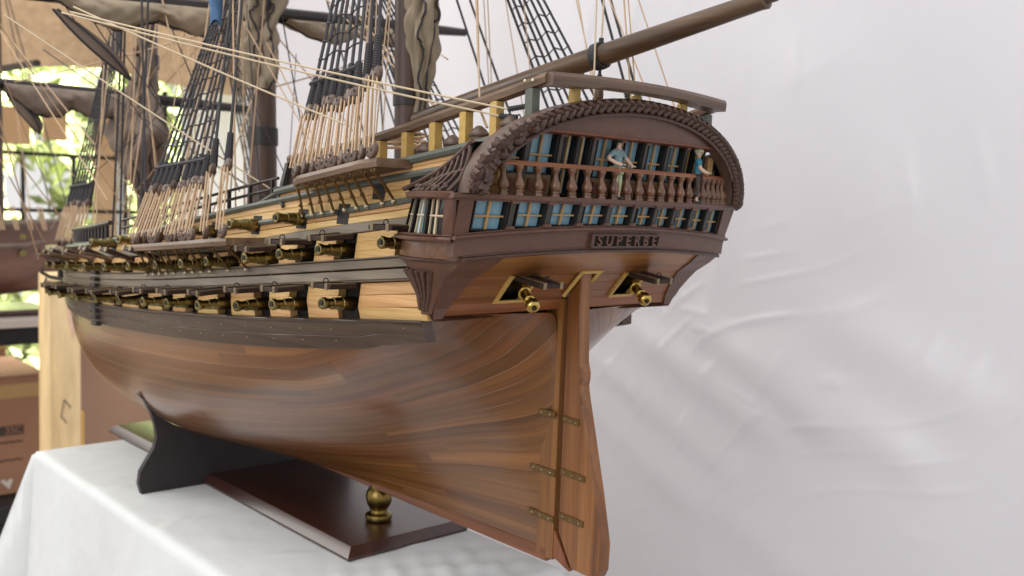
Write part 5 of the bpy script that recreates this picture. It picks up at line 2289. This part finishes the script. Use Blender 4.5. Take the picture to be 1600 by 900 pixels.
bm = new_bm()
rows = []
for i in range(31):
    t = i / 30
    x = -.55 + .66 * t
    hb = .085 * (1 - max(0, (t - .62) / .38) ** 2.2) + .002
    rr_ = []
    for j in range(13):
        a = j / 12
        z = .138 - .138 * math.sin(a * math.pi / 2) ** 1.6 * (1 - .25 * max(0, t - .6)) + .006 * (t - .5) ** 2 * 4
        y = -hb * math.cos(a * math.pi / 2) ** .55
        rr_.append((x, y, z))
    for j in range(11, -1, -1):
        p = rr_[j]
        rr_.append((p[0], -p[1], p[2]))
    rows.append(rr_)
gridmesh(bm, rows)
s2f('hull', bm, RED)
for z, o_ in ((.104, .0), (.076, .0)):
    for k in range(12):
        t = (k + .5) / 12
        x = -.55 + .60 * t
        hb = .085 * (1 - max(0, (x + .55) / .66 - .62) / .38) if (x + .55) / .66 > .62 else .085
        bm = new_bm()
        lathe(bm, [(.006, -.01), (.005, .02), (.0062, .022), (.0062, .026), (.002, .0262)], 10, Matrix.Translation((x, -hb * .93, z + .01)) @ Matrix.Rotation(math.pi / 2, 4, 'X'))
        s2f('cannon', bm, M['brass'])
        bm = new_bm()
        box(bm, (x, -hb * .95, z + .01), (.022, .012, .020))
        s2f('gun_port', bm, M['black'], False)
bm = new_bm()
tube(bm, [(-.55, -.088, .138), (-.1, -.088, .135), (.03, -.05, .138), (.11, 0, .142)], .006, 6)
tube(bm, [(-.55, -.088, .100), (-.1, -.088, .098), (.03, -.05, .10), (.10, 0, .11)], .005, 6)
s2f('wale', bm, M['saildark'])
for x in (-.42, -.2, .0):
    bm = new_bm()
    tube(bm, [(x, 0, .08), (x, 0, .62)], [.010, .007], 10)
    s2f('mast', bm, M['mast'])
    bm = new_bm()
    tube(bm, [(x + .02, -.16, .40), (x - .02, .16, .40)], .006, 8)
    s2f('yard', bm, M['yard'])
for i in range(26):
    x = -.5 + .022 * i
    bm = new_bm()
    tube(bm, [(x, -.085, .128), (x - .01, -.085, .168)], .0016, 4)
    tube(bm, [(x + .004, -.085, .128), (x - .004, -.085, .168)], .0014, 4)
    s2f('lanyard', bm, M['rope_tan'])
rs = random.Random(4)
for i in range(22):
    x = rs.choice((-.42, -.2, .0))
    bm = new_bm()
    tube(bm, [(x, 0, .60), (x + rs.uniform(-.14, .10), -.08, .165)], .0010, 4)
    s2f('rope', bm, M['rope_black' if i % 3 else 'rope_tan'])
stand2 = empty('distant_ship_stand', (-.2, 1.42, .0095))
tag(stand2, 'dark stand under the blurred reddish ship model at far left', 'display stand')
for dx in (-.2, .12):
    bm = new_bm()
    box(bm, (dx, 0, .025), (.02, .10, .030), bev=.004)
    finish('cradle', bm, M['cradle'], stand2, False)
bm = new_bm()
box(bm, (0, 0, .005), (.6, .14, .010), bev=.003)
finish('base_board', bm, M['base'], stand2, False)

# shelf under the second ship
sh = empty('shelf', (-.15, 1.42, -.78))
tag(sh, 'grey topped shelf with a dark edge carrying the blurred reddish ship', 'shelf')
SHELF = plain('grey_shelf_top', srgb(176, 164, 156), .6, scale=8, var=.08)
for nm, c, sz, mt_ in (('shelf_top', (0, 0, .781), (.62, .22, .014), SHELF), ('front_edge', (0, -.10, .759), (.62, .012, .028), GR), ('leg', (-.28, 0, .38), (.02, .18, .77), GR), ('leg', (.165, .08, .38), (.012, .012, .77), GR)):
    bm = new_bm()
    box(bm, c, sz, bev=.001)
    finish(nm, bm, mt_, sh, False)

# grille bars (world y = 1.75)
gy = 1.75
for p, q in (((.02, gy, .302), (.46, gy, .302)), ((.02, gy, .184), (.46, gy, .184)), ((.160, gy, .10), (.160, gy, .302)), ((.261, gy, .10), (.261, gy, .305)), ((.372, gy, .10), (.372, gy, .42)), ((.02, gy, .06), (.46, gy, .06)), ((.10, gy, -.11), (.10, gy, .06))):
    gbar(p, q, .0045)
for p, q in (((.46, gy, -.78), (.46, gy, .46)), ((.02, gy, -.78), (.02, gy, .302))):
    gbar(p, q, .006)

panel('tan_board', .322, .366, 1.80, -.2, .46, BOARD, 'tall narrow tan board standing in the bright garden opening near the foremast', 'board')
panel('white_board', .372, .402, 1.82, -.2, .46, plain('pale_board', srgb(214, 226, 232), .7, scale=10, var=.05), 'narrow pale bluish white board beside the tan board in the opening', 'board')
panel('small_tan_sign', .215, .262, 1.80, .335, .405, BOARD, 'small tan square card hanging in the upper part of the garden opening', 'card')
panel('small_tan_sign', .110, .188, 1.80, .322, .400, BOARD, 'broader tan card hanging at the far left edge of the garden opening', 'card')

# wooden post, plywood panel, cartons
POSTW = wood('pale_post_wood', srgb(236, 194, 140), srgb(246, 210, 160), srgb(250, 222, 178), 'z', .55, .05, .03, 4, 24, .05)
bm = new_bm()
box(bm, (0, 0, .44), (.046, .05, .885), bev=.002)
pst = empty('wooden_post', (.0330, 1.10, -.78))
tag(pst, 'pale square wooden post standing just beyond the bow at left', 'post')
finish('shaft', bm, POSTW, pst, False)
bm = new_bm()
box(bm, (.0265, .006, .60), (.007, .045, .14), bev=.001)
finish('side_batten', bm, plain('yellow_batten', srgb(250, 206, 110), .5, scale=20, var=.08), pst, False)
bm = new_bm()
prism(bm, [(-.006, .0), (.010, .004), (.002, -.052)], -.0265, -.0258, Matrix(((1, 0, 0, .008), (0, 0, 1, 0), (0, 1, 0, .835), (0, 0, 0, 1))))
o = finish('paper_tag', bm, plain('pink_paper', srgb(236, 196, 178), .7, scale=20, var=.05), None, False)
o.location = (.033, 1.10, -.78)
tag(o, 'pinkish paper slip stuck on the pale wooden post', 'paper')
bm = new_bm()
pp = [(.0 + .006 * math.cos(a) * (1 + .3 * math.sin(2 * a)), -.0258, .675 + .016 * math.sin(a) + .004 * math.cos(3 * a)) for a in [2 * math.pi * i / 20 for i in range(17)]]
tube(bm, pp, .0010, 5)
finish('pencil_mark', bm, plain('grey_pencil', srgb(150, 136, 118), .7, scale=20, var=.05), pst)

PLY = plain('brown_plywood', srgb(172, 138, 116), .7, scale=6, var=.08, bump=.05)
panel('plywood_panel', .150, .420, 1.50, -.78, .045, PLY, 'large brown plywood panel behind the pale post and under the bow', 'panel')

CARD = plain('brown_cardboard', srgb(160, 118, 92), .8, scale=10, var=.06, bump=.05)
TAPE = plain('tan_tape', srgb(186, 150, 100), .5, scale=10, var=.05)
INK = plain('dark_box_print', srgb(78, 60, 52), .8, scale=40, var=.1)


def carton(name, loc, size, label):
    e = empty(name, loc)
    tag(e, label, 'box')
    bm = new_bm()
    box(bm, (0, 0, size[2] / 2), size, bev=.002)
    finish('carton_body', bm, CARD, e, False)
    bm = new_bm()
    box(bm, (0, -size[1] / 2 - .0006, size[2] - .026), (size[0] * .995, .0012, .026))
    finish('packing_tape', bm, TAPE, e, False)
    for j in (-1, 1):
        bm = new_bm()
        box(bm, (0, j * size[1] * .25, size[2] + .0015), (size[0] * .99, size[1] * .49, .002))
        finish('flap', bm, CARD, e, False)
    return e


c1 = carton('cardboard_box', (-.035, 1.62, -.3450), (.336, .24, .222), 'large brown cardboard box with dark printed lettering and tape, lower left')
bm = new_bm()
box(bm, (.100, -.1206, .122), (.05, .0008, .018))
finish('print_block', bm, INK, c1, False)
TXM = plain('print_light', srgb(160, 118, 92), .8, scale=10, var=.06)


def flat_text(txt, loc, size, mat, parent):
    fc = bpy.data.curves.new('print', 'FONT')
    fc.body = txt
    fc.size = size
    fc.align_x = 'RIGHT'
    fc.align_y = 'CENTER'
    to = bpy.data.objects.new('print', fc)
    COL.objects.link(to)
    me = bpy.data.meshes.new_from_object(to.evaluated_get(bpy.context.evaluated_depsgraph_get()))
    bpy.data.objects.remove(to)
    me.materials.clear()
    me.materials.append(mat)
    o = bpy.data.objects.new('print', me)
    COL.objects.link(o)
    o.parent = parent
    o.location = loc
    o.rotation_euler = (math.pi / 2, 0, 0)
    return o


flat_text('3SC', (.123, -.1216, .122), .019, TXM, c1)
flat_text('zzlements', (.123, -.1206, .100), .008, INK, c1) if False else None
for k, (z, L) in enumerate(((.100, .05), (.066, .06))):
    bm = new_bm()
    pp = [(.123 - L * i / 24, -.1206, z + .002 * math.sin(i * 2.1) + .001 * math.sin(i * 5.3)) for i in range(25)]
    tube(bm, pp, .0011, 4)
    finish('scrawl', bm, INK, c1)
bm = new_bm()
prism(bm, [(-.012, .008), (-.004, .010), (.0, .004), (.004, .010), (.010, .008), (.004, -.010)], -.0006, .0006, Matrix(((1, 0, 0, .095), (0, 0, 1, -.1206), (0, 1, 0, .020), (0, 0, 0, 1))))
finish('arrow_print', bm, plain('white_print', srgb(214, 204, 196), .7, scale=20, var=.05), c1, False)
c2 = carton('cardboard_box', (-.02, 1.95, -.3450), (.34, .2, .262), 'darker cardboard box standing behind the printed box at lower left')
bm = new_bm()
box(bm, (0, 0, .4), (.9, .7, .03), bev=.002)
box(bm, (-.38, -.3, .19), (.03, .03, .39))
box(bm, (.10, -.3, .19), (.03, .03, .39))
box(bm, (-.38, .3, .19), (.03, .03, .39))
box(bm, (.10, .3, .19), (.03, .03, .39))
o = finish('bench', bm, plain('dark_bench', srgb(40, 38, 40), .6, scale=20, var=.15), None, False)
o.location = (-.05, 1.78, -.7620)
tag(o, 'low dark bench carrying the cardboard boxes', 'bench')
